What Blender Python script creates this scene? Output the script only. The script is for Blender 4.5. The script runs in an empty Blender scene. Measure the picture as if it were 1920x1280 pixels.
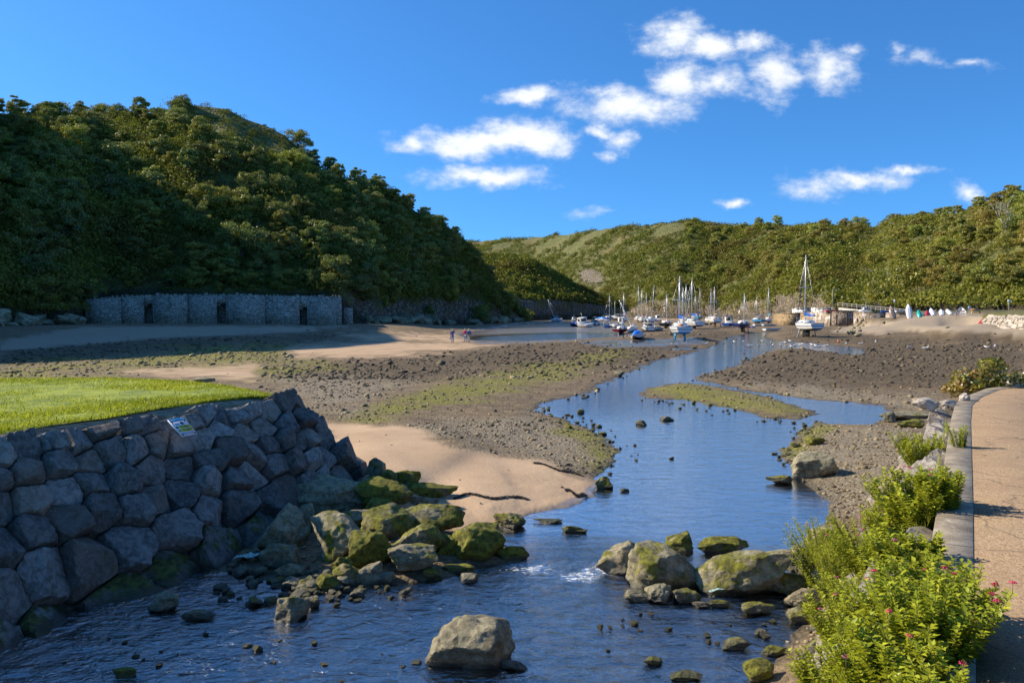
import bpy, bmesh, math, random
import numpy as np
from mathutils import Vector, Matrix, Euler

S = bpy.context.scene
COL = S.collection
F, HOR, CX, CY, CAMH = 1493.0, 580.0, 960.0, 640.0, 4.6      # photograph's optics, in its own 1920 x 1280 pixels
TH = math.atan((CY - HOR) / F)
cT, sT = math.cos(TH), math.sin(TH)

def ray(px, py):
    u = (px - CX) / F; v = (CY - py) / F
    return u, cT + v * sT, -sT + v * cT
def G(px, py, z=0.0):
    a, b, c = ray(px, py); t = (z - CAMH) / c
    return Vector((a * t, b * t, z))
def AT(px, py, Y):
    a, b, c = ray(px, py); t = Y / b
    return Vector((a * t, Y, CAMH + c * t))
def PX(x, y, z):
    d = y * cT - (z - CAMH) * sT; u = y * sT + (z - CAMH) * cT
    return CX + F * x / d, CY - F * u / d

# ---------- numpy gradient noise
_rs = np.random.RandomState(5)
_perm = np.concatenate([_rs.permutation(256)] * 3).astype(np.int64)
_g3 = _rs.normal(size=(256, 3)); _g3 /= np.linalg.norm(_g3, axis=1)[:, None]
def noise3(p):
    p = np.asarray(p, float); i = np.floor(p).astype(np.int64); f = p - i; i &= 255
    w = f * f * f * (f * (f * 6 - 15) + 10); out = 0
    for dx in (0, 1):
        for dy in (0, 1):
            for dz in (0, 1):
                h = _perm[_perm[_perm[i[:, 0] + dx] + i[:, 1] + dy] + i[:, 2] + dz] & 255
                g = _g3[h]
                d = g[:, 0] * (f[:, 0] - dx) + g[:, 1] * (f[:, 1] - dy) + g[:, 2] * (f[:, 2] - dz)
                out = out + d * (w[:, 0] if dx else 1 - w[:, 0]) * (w[:, 1] if dy else 1 - w[:, 1]) * (w[:, 2] if dz else 1 - w[:, 2])
    return out
def fbm(p, oct=4, lac=2.0, gain=0.5):
    p = np.asarray(p, float); a = 1.0; s = 0
    for k in range(oct):
        s = s + a * noise3(p + 17.3 * k); p = p * lac; a *= gain
    return s
def xy3(x, y, s, z=0.0):
    return np.stack([x * s, y * s, np.full_like(x, z)], 1)
def sstep(a, b, x):
    t = np.clip((x - a) / (b - a), 0, 1); return t * t * (3 - 2 * t)

# ---------- mesh helpers
def mesh_np(name, V, Fc, mat=None, parent=None, smooth=False, col=None, link=True):
    V = np.asarray(V, np.float32); me = bpy.data.meshes.new(name)
    if not isinstance(Fc, (list, tuple)): Fc = [Fc]
    Fc = [np.asarray(f, np.int32) for f in Fc if len(f)]
    me.vertices.add(len(V)); me.vertices.foreach_set('co', V.ravel())
    loops = np.concatenate([f.ravel() for f in Fc])
    tot = np.concatenate([np.full(len(f), f.shape[1], np.int32) for f in Fc])
    st = np.concatenate([[0], np.cumsum(tot)[:-1]]).astype(np.int32)
    me.loops.add(len(loops)); me.loops.foreach_set('vertex_index', loops)
    me.polygons.add(len(tot)); me.polygons.foreach_set('loop_start', st)
    try: me.polygons.foreach_set('loop_total', tot)
    except Exception: pass
    if smooth: me.polygons.foreach_set('use_smooth', np.ones(len(tot), bool))
    for k, c in (col or {}).items():
        a = me.attributes.new(k, 'FLOAT_COLOR', 'POINT'); a.data.foreach_set('color', np.asarray(c, np.float32).ravel())
    me.update(calc_edges=True)
    if mat: me.materials.append(mat)
    if not link: return me
    return link_me(name, me, parent)
def link_me(name, me, parent=None):
    o = bpy.data.objects.new(name, me); COL.objects.link(o)
    if parent: o.parent = parent
    return o
def tag(o, label=None, cat=None, group=None, kind=None):
    if label: o['label'] = label
    if cat: o['category'] = cat
    if group: o['group'] = group
    if kind: o['kind'] = kind
    return o
def empty(name, loc=(0, 0, 0), rot=(0, 0, 0), label=None, cat=None, group=None):
    o = bpy.data.objects.new(name, None); COL.objects.link(o); o.empty_display_size = 0.2
    o.location = loc; o.rotation_euler = rot
    return tag(o, label, cat, group)
def dup(root, loc=None, rot=None, sc=None, label=None, group=None, parent=None):
    r = root.copy(); COL.objects.link(r)
    if parent: r.parent = parent
    if loc is not None: r.location = loc
    if rot is not None: r.rotation_euler = rot
    if sc is not None: r.scale = sc
    if label: r['label'] = label
    if group: r['group'] = group
    for ch in root.children: dup(ch, parent=r)
    return r

class MB:
    """collects simple solids; build() links them as one mesh object"""
    def __init__(s): s.v = []; s.t = {3: [], 4: []}; s.n = 0
    def add(s, V, Fc):
        V = np.asarray(V, float)
        for f in Fc: s.t.setdefault(len(f), []).append([i + s.n for i in f])
        s.v.append(V); s.n += len(V); return s
    def box(s, c, d, M=None, taper=1.0):
        cx, cy, cz = c; a, b, h = d[0] / 2, d[1] / 2, d[2] / 2
        V = [(-a, -b, -h), (a, -b, -h), (a, b, -h), (-a, b, -h), (-a * taper, -b * taper, h), (a * taper, -b * taper, h), (a * taper, b * taper, h), (-a * taper, b * taper, h)]
        V = np.array(V) + np.array(c)
        if M is not None: V = np.array([M @ Vector(v) for v in V])
        return s.add(V, [(0, 3, 2, 1), (4, 5, 6, 7), (0, 1, 5, 4), (1, 2, 6, 5), (2, 3, 7, 6), (3, 0, 4, 7)])
    def tube(s, pts, r, n=6, cap=True):
        P_ = [Vector(p) for p in pts]; R = r if isinstance(r, (list, tuple)) else [r] * len(P_)
        V = []
        for i, p in enumerate(P_):
            d = (P_[min(i + 1, len(P_) - 1)] - P_[max(i - 1, 0)]).normalized()
            a = d.cross(Vector((0, 0, 1)) if abs(d.z) < .9 else Vector((1, 0, 0))).normalized(); b = d.cross(a)
            for k in range(n):
                w = 2 * math.pi * k / n; V.append(p + (a * math.cos(w) + b * math.sin(w)) * R[i])
        Fc = []
        for i in range(len(P_) - 1):
            for k in range(n):
                k2 = (k + 1) % n; Fc.append((i * n + k, i * n + k2, (i + 1) * n + k2, (i + 1) * n + k))
        if cap:
            Fc.append(tuple(range(n - 1, -1, -1))); Fc.append(tuple((len(P_) - 1) * n + k for k in range(n)))
        return s.add(V, Fc)
    def prism(s, poly, z0, z1):
        n = len(poly); V = [(x, y, z0) for x, y in poly] + [(x, y, z1) for x, y in poly]
        return s.add(V, [tuple(range(n - 1, -1, -1)), tuple(range(n, 2 * n))] + [(i, (i + 1) % n, n + (i + 1) % n, n + i) for i in range(n)])
    def build(s, name, mat, parent=None, smooth=False):
        fl = [np.array(v) for v in s.t.values() if v]
        return mesh_np(name, np.concatenate(s.v), fl, mat, parent, smooth)

def ico(sub):
    bm = bmesh.new(); bmesh.ops.create_icosphere(bm, subdivisions=sub, radius=1.0)
    V = np.array([v.co[:] for v in bm.verts]); Fc = np.array([[v.index for v in f.verts] for f in bm.faces]); bm.free()
    return V / np.linalg.norm(V, axis=1)[:, None], Fc
ICO = {k: ico(k) for k in (1, 2, 3, 4, 5)}

def poly_rock(seed, nrm, dist, sub=4, p=14, amp=0.035, freq=2.2, strata=0.0, warp=.16):
    """soft-edged polytope given by planes, roughened by fractal noise"""
    D, Fc = ICO[sub]; Dw = D + warp * np.stack([fbm(D * 1.8 + seed * 2.3 + 11 * k, 3) for k in range(3)], 1)
    dots = np.clip(Dw @ np.asarray(nrm).T, 1e-4, None) / np.asarray(dist)[None, :]
    r = (dots ** p).sum(1) ** (-1.0 / p)
    V = D * r[:, None]; size = np.median(r)
    q = V / size
    n = fbm(q * freq + seed * 3.7, 6, 2.1, 0.58)
    rid = np.minimum(np.abs(fbm(q * freq * .7 + seed * 9.1 + 40, 4)) * 2.2, .35) - .25
    lo = fbm(q * 1.1 + seed * 1.9 + 7, 2)
    V = V + D * (size * (amp * n + amp * 1.2 * rid + amp * 1.5 * lo))[:, None]
    if strata:
        V = V + D * (size * strata * np.sign(np.sin(q[:, 2] * 9 + n * 3)) * .5)[:, None]
    return V, Fc
def boulder(seed, dims, sub=4, amp=0.05, boxy=.5, p=45, strata=0.0):
    rs = np.random.RandomState(seed); nr = []; ds = []
    for ax in range(3):
        for sg in (-1, 1):
            v = rs.normal(size=3) * .42; v[ax] += sg; nr.append(v / np.linalg.norm(v)); ds.append(rs.uniform(.72, .95))
    for k in range(11):
        v = rs.normal(size=3); v[2] += .25; v /= np.linalg.norm(v); nr.append(v); ds.append(rs.uniform(.76, 1.02) + .04 * boxy)
    V, Fc = poly_rock(seed, nr, ds, sub, p, amp, 2.2, strata)
    mn, mx = V.min(0), V.max(0); V = (V - (mn + mx) / 2) / (mx - mn) * np.array(dims); V[:, 2] += dims[2] / 2
    return V, Fc

# ---------- node helpers
def nd(nt, t, inp=None, **pr):
    n = nt.nodes.new('ShaderNode' + t)
    for k, v in pr.items(): setattr(n, k, v)
    for k, v in (inp or {}).items():
        s = n.inputs[k]
        if isinstance(v, bpy.types.NodeSocket): nt.links.new(v, s)
        elif isinstance(v, (tuple, list)) and len(v) == 3 and s.type == 'RGBA': s.default_value = (*v, 1)
        else: s.default_value = v
    return n
def mixc(nt, f, a, b, blend='MIX'):
    return nd(nt, 'Mix', {0: f, 6: a, 7: b}, data_type='RGBA', blend_type=blend).outputs[2]
def mt(nt, op, a, b=0.0, clamp=False):
    return nd(nt, 'Math', {0: a, 1: b}, operation=op, use_clamp=clamp).outputs[0]
def mr(nt, v, lo, hi, a=0.0, b=1.0):
    return nd(nt, 'MapRange', {'Value': v, 'From Min': lo, 'From Max': hi, 'To Min': a, 'To Max': b}, interpolation_type='SMOOTHSTEP').outputs[0]
def noi(nt, vec, sc, det=4.0, rough=.55, dist=0.0):
    return nd(nt, 'TexNoise', {'Vector': vec, 'Scale': sc, 'Detail': det, 'Roughness': rough, 'Distortion': dist}).outputs[0]
def vmul(nt, vec, s):
    return nd(nt, 'VectorMath', {0: vec, 1: s}, operation='MULTIPLY').outputs[0]
def vadd(nt, vec, s):
    return nd(nt, 'VectorMath', {0: vec, 1: s}, operation='ADD').outputs[0]
def newmat(name):
    m = bpy.data.materials.new(name); m.use_nodes = True; nt = m.node_tree; nt.nodes.clear()
    out = nt.nodes.new('ShaderNodeOutputMaterial'); return m, nt, out
def pbsdf(nt, out, **k):
    b = nt.nodes.new('ShaderNodeBsdfPrincipled')
    for a, v in k.items():
        s = b.inputs[a.replace('_', ' ')]
        if isinstance(v, bpy.types.NodeSocket): nt.links.new(v, s)
        elif isinstance(v, (tuple, list)) and len(v) == 3 and s.type == 'RGBA': s.default_value = (*v, 1)
        else: s.default_value = v
    nt.links.new(b.outputs[0], out.inputs[0]); return b
def bump(nt, h, st=.5, d=.02):
    return nd(nt, 'Bump', {'Height': h, 'Strength': st, 'Distance': d}).outputs[0]
_pl = {}
def plain(name, c, rough=.45, metal=0.0, var=.12, sc=6.0):
    if name in _pl: return _pl[name]
    m, nt, out = newmat(name)
    tc = nd(nt, 'TexCoord'); n = noi(nt, tc.outputs['Object'], sc, 5, .6)
    c2 = tuple(x * (1 - 2.2 * var) for x in c); c1 = tuple(min(1, x * (1 + var)) for x in c)
    cc = mixc(nt, mr(nt, n, .35, .65), c2, c1)
    pbsdf(nt, out, Base_Color=cc, Roughness=rough, Metallic=metal)
    _pl[name] = m; return m
# ================= materials
def mat_rock(name, dark, light, mosscol=(.15, .15, .012), sc=1.0):
    m, nt, out = newmat(name)
    tc = nd(nt, 'TexCoord'); oi = nd(nt, 'ObjectInfo'); geo = nd(nt, 'NewGeometry')
    off = mt(nt, 'MULTIPLY', oi.outputs['Random'], 60.0)
    v = vadd(nt, tc.outputs['Object'], nd(nt, 'CombineXYZ', {0: off, 1: off, 2: off}).outputs[0])
    n1 = noi(nt, v, 1.7 * sc, 6, .62); n2 = noi(nt, v, 9 * sc, 6, .68, .6); n3 = noi(nt, v, 45 * sc, 3, .7)
    c = mixc(nt, mr(nt, n1, .3, .7), dark, light)
    c = mixc(nt, mt(nt, 'MULTIPLY', mr(nt, n2, .38, .72), .55), c, tuple(min(1, x * 1.55) for x in light))
    c = mixc(nt, mt(nt, 'MULTIPLY', mr(nt, n2, .56, .34), .55), c, tuple(x * .42 for x in dark))
    tint = nd(nt, 'SeparateColor', {0: oi.outputs['Color']})          # object colour: R moss, G warmth, B lightness
    c = mixc(nt, mt(nt, 'MULTIPLY', tint.outputs[1], .55), c, (.26, .17, .1), 'MIX')
    val = mt(nt, 'ADD', mt(nt, 'MULTIPLY', tint.outputs[2], 1.1), .45)
    c = nd(nt, 'HueSaturation', {'Color': c, 'Value': val}).outputs[0]
    # pale lichen specks
    lich = mr(nt, noi(nt, v, 26 * sc, 2, .5), .68, .73)
    c = mixc(nt, mt(nt, 'MULTIPLY', lich, .5), c, (.42, .42, .36))
    nz = nd(nt, 'SeparateXYZ', {0: geo.outputs['Normal']}).outputs[2]
    pz = nd(nt, 'SeparateXYZ', {0: geo.outputs['Position']}).outputs[2]
    mm = mt(nt, 'ADD', mt(nt, 'MULTIPLY', noi(nt, v, 2.6 * sc, 5, .65), 1.5), mt(nt, 'MULTIPLY', nz, .16))
    low = mr(nt, pz, .9, .05, 0, .3)
    mm = mt(nt, 'ADD', mm, mt(nt, 'MULTIPLY', low, tint.outputs[0]))
    thr = mt(nt, 'SUBTRACT', 1.32, mt(nt, 'MULTIPLY', tint.outputs[0], .72))
    mask = mr(nt, mt(nt, 'SUBTRACT', mm, thr), -.06, .16)
    mc = mixc(nt, mr(nt, noi(nt, v, 9 * sc, 5, .7), .36, .62), tuple(x * .3 for x in mosscol), mosscol)
    c = mixc(nt, mask, c, mc)
    wet = mr(nt, mt(nt, 'ADD', pz, mt(nt, 'MULTIPLY', n1, .12)), .2, .1)
    c = mixc(nt, mt(nt, 'MULTIPLY', wet, .72), c, (.018, .016, .01))
    h = mt(nt, 'ADD', mt(nt, 'ADD', mt(nt, 'MULTIPLY', n2, .9), mt(nt, 'MULTIPLY', n3, .35)), mt(nt, 'MULTIPLY', mask, .25))
    pbsdf(nt, out, Base_Color=c, Roughness=mt(nt, 'SUBTRACT', .88, mt(nt, 'MULTIPLY', wet, .5)), Normal=bump(nt, h, 1.0, .045))
    return m
M = {}
M['rock'] = mat_rock('boulder_stone', (.125, .112, .066), (.30, .268, .165), (.2, .19, .013))
M['wallrock'] = mat_rock('wall_stone', (.105, .10, .092), (.26, .25, .23), (.10, .11, .015))
M['palerock'] = mat_rock('pale_stone', (.2, .17, .135), (.4, .355, .3), (.2, .2, .03))
M['cliffrock'] = mat_rock('cliff_stone', (.10, .09, .085), (.42, .36, .3), (.12, .12, .02), .25)

def mat_leaf(name, c1, c2, trans=.3, rnd=.5, gl=.025):
    m, nt, out = newmat(name); oi = nd(nt, 'ObjectInfo')
    at = nd(nt, 'Attribute', attribute_name='lc')
    sp = nd(nt, 'SeparateColor', {0: at.outputs['Color']})
    c = mixc(nt, sp.outputs[0], c1, c2)
    c = mixc(nt, mt(nt, 'MULTIPLY', sp.outputs[1], .7), c, (.13, .075, .022))       # browned leaves
    hs = nd(nt, 'HueSaturation', {'Color': c, 'Hue': mt(nt, 'ADD', mt(nt, 'MULTIPLY', oi.outputs['Random'], .06 * rnd), .5 - .035 * rnd), 'Value': mt(nt, 'ADD', mt(nt, 'MULTIPLY', oi.outputs['Random'], .7 * rnd), 1 - .3 * rnd)}).outputs[0]
    c = mixc(nt, .75, hs, oi.outputs['Color'], 'MULTIPLY')
    d = nd(nt, 'BsdfDiffuse', {'Color': c}); t = nd(nt, 'BsdfTranslucent', {'Color': mixc(nt, .5, c, (.22, .26, .02))})
    g = nd(nt, 'BsdfGlossy', {'Color': (.9, .9, .9), 'Roughness': .42})
    a = nd(nt, 'MixShader', {0: trans, 1: d.outputs[0], 2: t.outputs[0]})
    b = nd(nt, 'MixShader', {0: gl, 1: a.outputs[0], 2: g.outputs[0]})
    nt.links.new(b.outputs[0], out.inputs[0]); return m
M['leaf'] = mat_leaf('tree_leaves', (.085, .11, .018), (.34, .335, .06), .36, .5, .05)
M['scrub'] = mat_leaf('scrub_leaves', (.075, .095, .015), (.25, .24, .038), rnd=0, gl=.01)
M['valerian'] = mat_leaf('valerian_leaves', (.22, .28, .012), (.56, .57, .035), .45, .1)
M['grass'] = mat_leaf('grass_blades', (.25, .30, .008), (.6, .58, .03), .45, 0)
M['bark'] = plain('bark', (.12, .09, .065), .9, 0, .25, 3)
M['stem'] = plain('plant_stem', (.17, .15, .05), .7, 0, .2, 20)

def mat_hill():
    m, nt, out = newmat('hill_ground'); geo = nd(nt, 'NewGeometry'); p = geo.outputs['Position']
    at = nd(nt, 'Attribute', attribute_name='hz'); sp = nd(nt, 'SeparateColor', {0: at.outputs['Color']})  # R rock, G dark weed band
    n1 = noi(nt, p, .05, 6, .6); n2 = noi(nt, p, .4, 6, .65); n3 = noi(nt, p, 1.3, 5, .7)
    g = mixc(nt, mr(nt, n2, .35, .65), (.075, .085, .018), (.18, .17, .04))
    g = mixc(nt, mr(nt, n1, .5, .68), g, (.17, .125, .038))
    r = mixc(nt, mr(nt, n3, .38, .62), (.06, .05, .04), (.38, .30, .21))
    r = mixc(nt, mr(nt, n2, .5, .62, 0, .85), r, (.2, .14, .045))
    strat = nd(nt, 'TexWave', {'Vector': vmul(nt, p, (.3, .3, 1.6)), 'Scale': .9, 'Distortion': 9.0, 'Detail': 4.0}).outputs[1]
    r = mixc(nt, mr(nt, strat, .5, .2, 0, .7), r, (.05, .045, .04))
    c = mixc(nt, sp.outputs[0], g, r)
    c = mixc(nt, sp.outputs[1], c, mixc(nt, mr(nt, n3, .4, .65), (.022, .018, .011), (.07, .055, .022)))
    h = mt(nt, 'ADD', n3, mt(nt, 'MULTIPLY', strat, .5))
    pbsdf(nt, out, Base_Color=c, Roughness=.95, Normal=bump(nt, h, .8, .8)); return m
M['hill'] = mat_hill()

def mat_ground():
    m, nt, out = newmat('foreshore'); geo = nd(nt, 'NewGeometry'); p = geo.outputs['Position']
    za = nd(nt, 'Attribute', attribute_name='za'); a = nd(nt, 'SeparateColor', {0: za.outputs['Color']}); aw = za.outputs['Alpha']
    zb = nd(nt, 'Attribute', attribute_name='zb'); b = nd(nt, 'SeparateColor', {0: zb.outputs['Color']})
    sand, alg, weed, pale = a.outputs[0], a.outputs[1], a.outputs[2], b.outputs[2]
    wet, shing = b.outputs[0], b.outputs[1]
    pz = nd(nt, 'SeparateXYZ', {0: p}).outputs[2]
    big = noi(nt, p, .35, 5, .6); mid = noi(nt, p, 2.2, 6, .65, .4); fine = noi(nt, p, 11, 5, .7); vf = noi(nt, p, 42, 3, .7)
    strk = noi(nt, vmul(nt, p, (.35, 1.5, 1)), 1.0, 6, .65)
    vor = nd(nt, 'TexVoronoi', {'Vector': p, 'Scale': 11.0, 'Randomness': 1.0})
    vor2 = nd(nt, 'TexVoronoi', {'Vector': p, 'Scale': 27.0, 'Randomness': 1.0})
    peb = mixc(nt, mr(nt, nd(nt, 'SeparateColor', {0: vor.outputs['Color']}).outputs[0], 0, 1), (.095, .068, .033), (.33, .25, .138))
    peb2 = mixc(nt, mr(nt, nd(nt, 'SeparateColor', {0: vor2.outputs['Color']}).outputs[1], 0, 1), (.085, .06, .033), (.31, .235, .14))
    peb = mixc(nt, .5, peb, peb2)
    mud = mixc(nt, mr(nt, mid, .35, .65), (.1, .064, .027), (.25, .172, .084))
    mud = mixc(nt, mr(nt, strk, .5, .68, 0, .75), mud, (.05, .037, .02))
    mud = mixc(nt, mr(nt, noi(nt, vmul(nt, p, (.12, .5, 1)), 1.0, 6, .62), .52, .66, 0, .6), mud, (.26, .19, .115))
    mud = mixc(nt, mr(nt, fine, .42, .62, 0, .7), mud, peb)
    c = mud
    wd = mixc(nt, mr(nt, fine, .36, .66), (.045, .029, .012), (.15, .098, .04))
    c = mixc(nt, mt(nt, 'MULTIPLY', weed, mr(nt, strk, .36, .56, .62, 1.0)), c, wd)
    c = mixc(nt, mt(nt, 'MULTIPLY', pale, mr(nt, mid, .3, .6, .5, 1.0)), c, mixc(nt, .35, peb, (.30, .26, .19)))
    al = mixc(nt, mr(nt, fine, .35, .65), (.09, .08, .012), (.30, .28, .026))
    c = mixc(nt, mt(nt, 'MULTIPLY', alg, mr(nt, mt(nt, 'ADD', mt(nt, 'MULTIPLY', strk, .6), mt(nt, 'MULTIPLY', mid, .4)), .37, .53)), c, al)
    sd = mixc(nt, mr(nt, big, .3, .7), (.40, .265, .15), (.52, .355, .21))
    sd = mixc(nt, mr(nt, mid, .56, .74, 0, .4), sd, (.25, .165, .095))
    sd = mixc(nt, mr(nt, vf, .62, .75, 0, .35), sd, (.14, .1, .06))
    c = mixc(nt, mt(nt, 'MULTIPLY', sand, mr(nt, strk, .22, .3)), c, sd)
    sh = mixc(nt, mr(nt, fine, .3, .7), (.34, .26, .175), (.54, .425, .3))
    c = mixc(nt, shing, c, mixc(nt, .35, sh, peb))
    c = mixc(nt, aw, c, (.10, .095, .03))
    damp = mr(nt, mt(nt, 'ADD', pz, mt(nt, 'MULTIPLY', mid, .1)), .13, .045)
    c = mixc(nt, mt(nt, 'MULTIPLY', damp, .6), c, mixc(nt, sand, (.035, .03, .016), (.22, .15, .09)))
    under = mr(nt, pz, .0, -.16)
    bed = mixc(nt, mr(nt, fine, .35, .65), (.04, .03, .014), (.21, .155, .08))
    bed = mixc(nt, mr(nt, mid, .55, .68, 0, .8), bed, (.06, .075, .012))
    bed = mixc(nt, mt(nt, 'MULTIPLY', sand, .7), bed, (.26, .18, .1))
    c = mixc(nt, under, c, bed)
    c = mixc(nt, mt(nt, 'MULTIPLY', wet, .55), c, (.16, .14, .12))
    h = mt(nt, 'ADD', mt(nt, 'MULTIPLY', mt(nt, 'SUBTRACT', .6, vor.outputs['Distance']), .7), mt(nt, 'ADD', fine, mt(nt, 'MULTIPLY', vf, .3)))
    soft = mt(nt, 'MAXIMUM', mt(nt, 'MULTIPLY', sand, .88), wet)
    nrm = nd(nt, 'Bump', {'Height': h, 'Strength': mt(nt, 'SUBTRACT', 1.0, mt(nt, 'MULTIPLY', soft, .93)), 'Distance': .05}).outputs[0]
    ro = mt(nt, 'SUBTRACT', .92, mt(nt, 'ADD', mt(nt, 'MULTIPLY', wet, .72), mt(nt, 'MULTIPLY', damp, .35)), True)
    pbsdf(nt, out, Base_Color=c, Roughness=ro, Normal=nrm); return m
M['ground'] = mat_ground()

def mat_water():
    m, nt, out = newmat('stream_water'); geo = nd(nt, 'NewGeometry'); p = geo.outputs['Position']
    at = nd(nt, 'Attribute', attribute_name='wz'); sp = nd(nt, 'SeparateColor', {0: at.outputs['Color']})   # R roughness of the flow, G foam
    w = vmul(nt, p, (.75, 1.0, 1.0))
    n1 = noi(nt, w, 3.2, 5, .6, .5); n2 = noi(nt, w, 9.0, 4, .6, .3); n3 = noi(nt, vmul(nt, p, (.5, 1.6, 1)), 1.3, 4, .55)
    h = mt(nt, 'ADD', mt(nt, 'MULTIPLY', n1, 1.0), mt(nt, 'ADD', mt(nt, 'MULTIPLY', n2, .4), mt(nt, 'MULTIPLY', n3, .8)))
    st = mr(nt, sp.outputs[0], 0, 1, .2, 1.0)
    nrm = nd(nt, 'Bump', {'Height': h, 'Strength': st, 'Distance': .12}).outputs[0]
    fr = nd(nt, 'Fresnel', {'IOR': 1.85, 'Normal': nrm})
    fac = mt(nt, 'MINIMUM', mt(nt, 'ADD', mt(nt, 'MULTIPLY', fr.outputs[0], 1.8), .19), 1.0)
    gl = nd(nt, 'BsdfGlossy', {'Color': (1, 1, 1), 'Roughness': .1, 'Normal': nrm})
    tr = nd(nt, 'BsdfTransparent', {'Color': (.62, .64, .52)})
    mx = nd(nt, 'MixShader', {0: fac, 1: tr.outputs[0], 2: gl.outputs[0]})
    fn = noi(nt, vmul(nt, p, (1, 1.8, 1)), 7.0, 6, .75, 1.2)
    fm = mr(nt, mt(nt, 'ADD', fn, mt(nt, 'MULTIPLY', sp.outputs[1], .2)), .66, .82)
    fm = mt(nt, 'MULTIPLY', fm, mr(nt, sp.outputs[1], .02, .3))
    foam = nd(nt, 'BsdfDiffuse', {'Color': (.8, .82, .82)})
    fx = nd(nt, 'MixShader', {0: mt(nt, 'MULTIPLY', fm, .85), 1: mx.outputs[0], 2: foam.outputs[0]})
    nt.links.new(fx.outputs[0], out.inputs[0]); return m
M['water'] = mat_water()

def mat_path():
    m, nt, out = newmat('resin_gravel'); p = nd(nt, 'NewGeometry').outputs['Position']
    v = nd(nt, 'TexVoronoi', {'Vector': p, 'Scale': 75.0}); cc = nd(nt, 'SeparateColor', {0: v.outputs['Color']}).outputs[0]
    c = mixc(nt, cc, (.15, .098, .052), (.36, .25, .15))
    c = mixc(nt, mr(nt, noi(nt, p, 1.4, 6, .65), .42, .66, 0, .5), c, (.2, .125, .07))
    ck = nd(nt, 'TexVoronoi', {'Vector': vadd(nt, p, nd(nt, 'TexNoise', {'Vector': p, 'Scale': 1.5, 'Detail': 5.0}).outputs[1]), 'Scale': .5}, feature='DISTANCE_TO_EDGE')
    c = mixc(nt, mr(nt, ck.outputs['Distance'], .012, .003, 0, .6), c, (.06, .045, .03))
    c = mixc(nt, mr(nt, noi(nt, vmul(nt, p, (.6, 2.2, 1)), 1.2, 5, .6), .52, .7, 0, .3), c, (.2, .15, .1))
    h = mt(nt, 'SUBTRACT', 1, v.outputs['Distance'])
    pbsdf(nt, out, Base_Color=c, Roughness=.9, Normal=bump(nt, h, .6, .006)); return m
M['path'] = mat_path()
def mat_concrete(name, c1, c2, joint=0):
    m, nt, out = newmat(name); p = nd(nt, 'NewGeometry').outputs['Position']
    c = mixc(nt, mr(nt, noi(nt, p, 2.5, 6, .65), .35, .65), c1, c2)
    c = mixc(nt, mr(nt, noi(nt, p, 60, 3, .6), .5, .75, 0, .55), c, tuple(x * .45 for x in c1))
    c = mixc(nt, mr(nt, noi(nt, vmul(nt, p, (8, 2, 1)), 2.0, 5, .7), .58, .7, 0, .6), c, (.55, .53, .48))
    if joint:
        ku = nd(nt, 'Attribute', attribute_name='ku').outputs['Fac']; fr = mt(nt, 'ABSOLUTE', mt(nt, 'SUBTRACT', mt(nt, 'FRACT', mt(nt, 'DIVIDE', ku, joint)), .5))
        c = mixc(nt, mr(nt, mt(nt, 'ADD', fr, mt(nt, 'MULTIPLY', noi(nt, p, 9, 3), .008)), .017, .009), c, (.05, .042, .03))
    c = mixc(nt, mr(nt, noi(nt, p, 1.1, 6, .7), .52, .68, 0, .6), c, (.13, .11, .075))
    pbsdf(nt, out, Base_Color=c, Roughness=.9, Normal=bump(nt, noi(nt, p, 35, 5, .7), .5, .01)); return m
M['kerb'] = mat_concrete('kerb_concrete', (.19, .15, .105), (.34, .28, .2), 1.15)
def mat_masonry(name, d, l, sc, white=.2):
    m, nt, out = newmat(name); p = nd(nt, 'NewGeometry').outputs['Position']
    v = nd(nt, 'TexVoronoi', {'Vector': vmul(nt, p, (1, 1, 1.9)), 'Scale': sc}); cc = nd(nt, 'SeparateColor', {0: v.outputs['Color']}).outputs[0]
    e = nd(nt, 'TexVoronoi', {'Vector': vmul(nt, p, (1, 1, 1.9)), 'Scale': sc}, feature='DISTANCE_TO_EDGE')
    c = mixc(nt, cc, d, l)
    c = mixc(nt, mr(nt, e.outputs['Distance'], .09, .02), c, tuple(x * .3 for x in d))
    wm = mr(nt, noi(nt, p, .7, 6, .7), .66 - white * .3, .74 - white * .3)
    c = mixc(nt, mt(nt, 'MULTIPLY', wm, .8), c, (.72, .7, .66))
    c = mixc(nt, mr(nt, noi(nt, p, .45, 4, .6), .55, .7, 0, .5), c, (.06, .06, .03))
    h = mt(nt, 'ADD', mr(nt, e.outputs['Distance'], 0, .2), mt(nt, 'MULTIPLY', noi(nt, p, 6, 4, .6), .5))
    pbsdf(nt, out, Base_Color=c, Roughness=.92, Normal=bump(nt, h, .9, .08)); return m
M['kiln'] = mat_masonry('kiln_masonry', (.36, .32, .26), (.7, .63, .53), 2.2)
M['quay'] = mat_masonry('quay_masonry', (.26, .17, .1), (.62, .5, .38), 2.0, .45)
M['quay_low'] = mat_masonry('quay_coursed_stone', (.3, .2, .1), (.55, .4, .22), 1.4, .1)
M['soil'] = plain('bank_soil', (.26, .205, .13), .95, 0, .25, 4)
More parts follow.
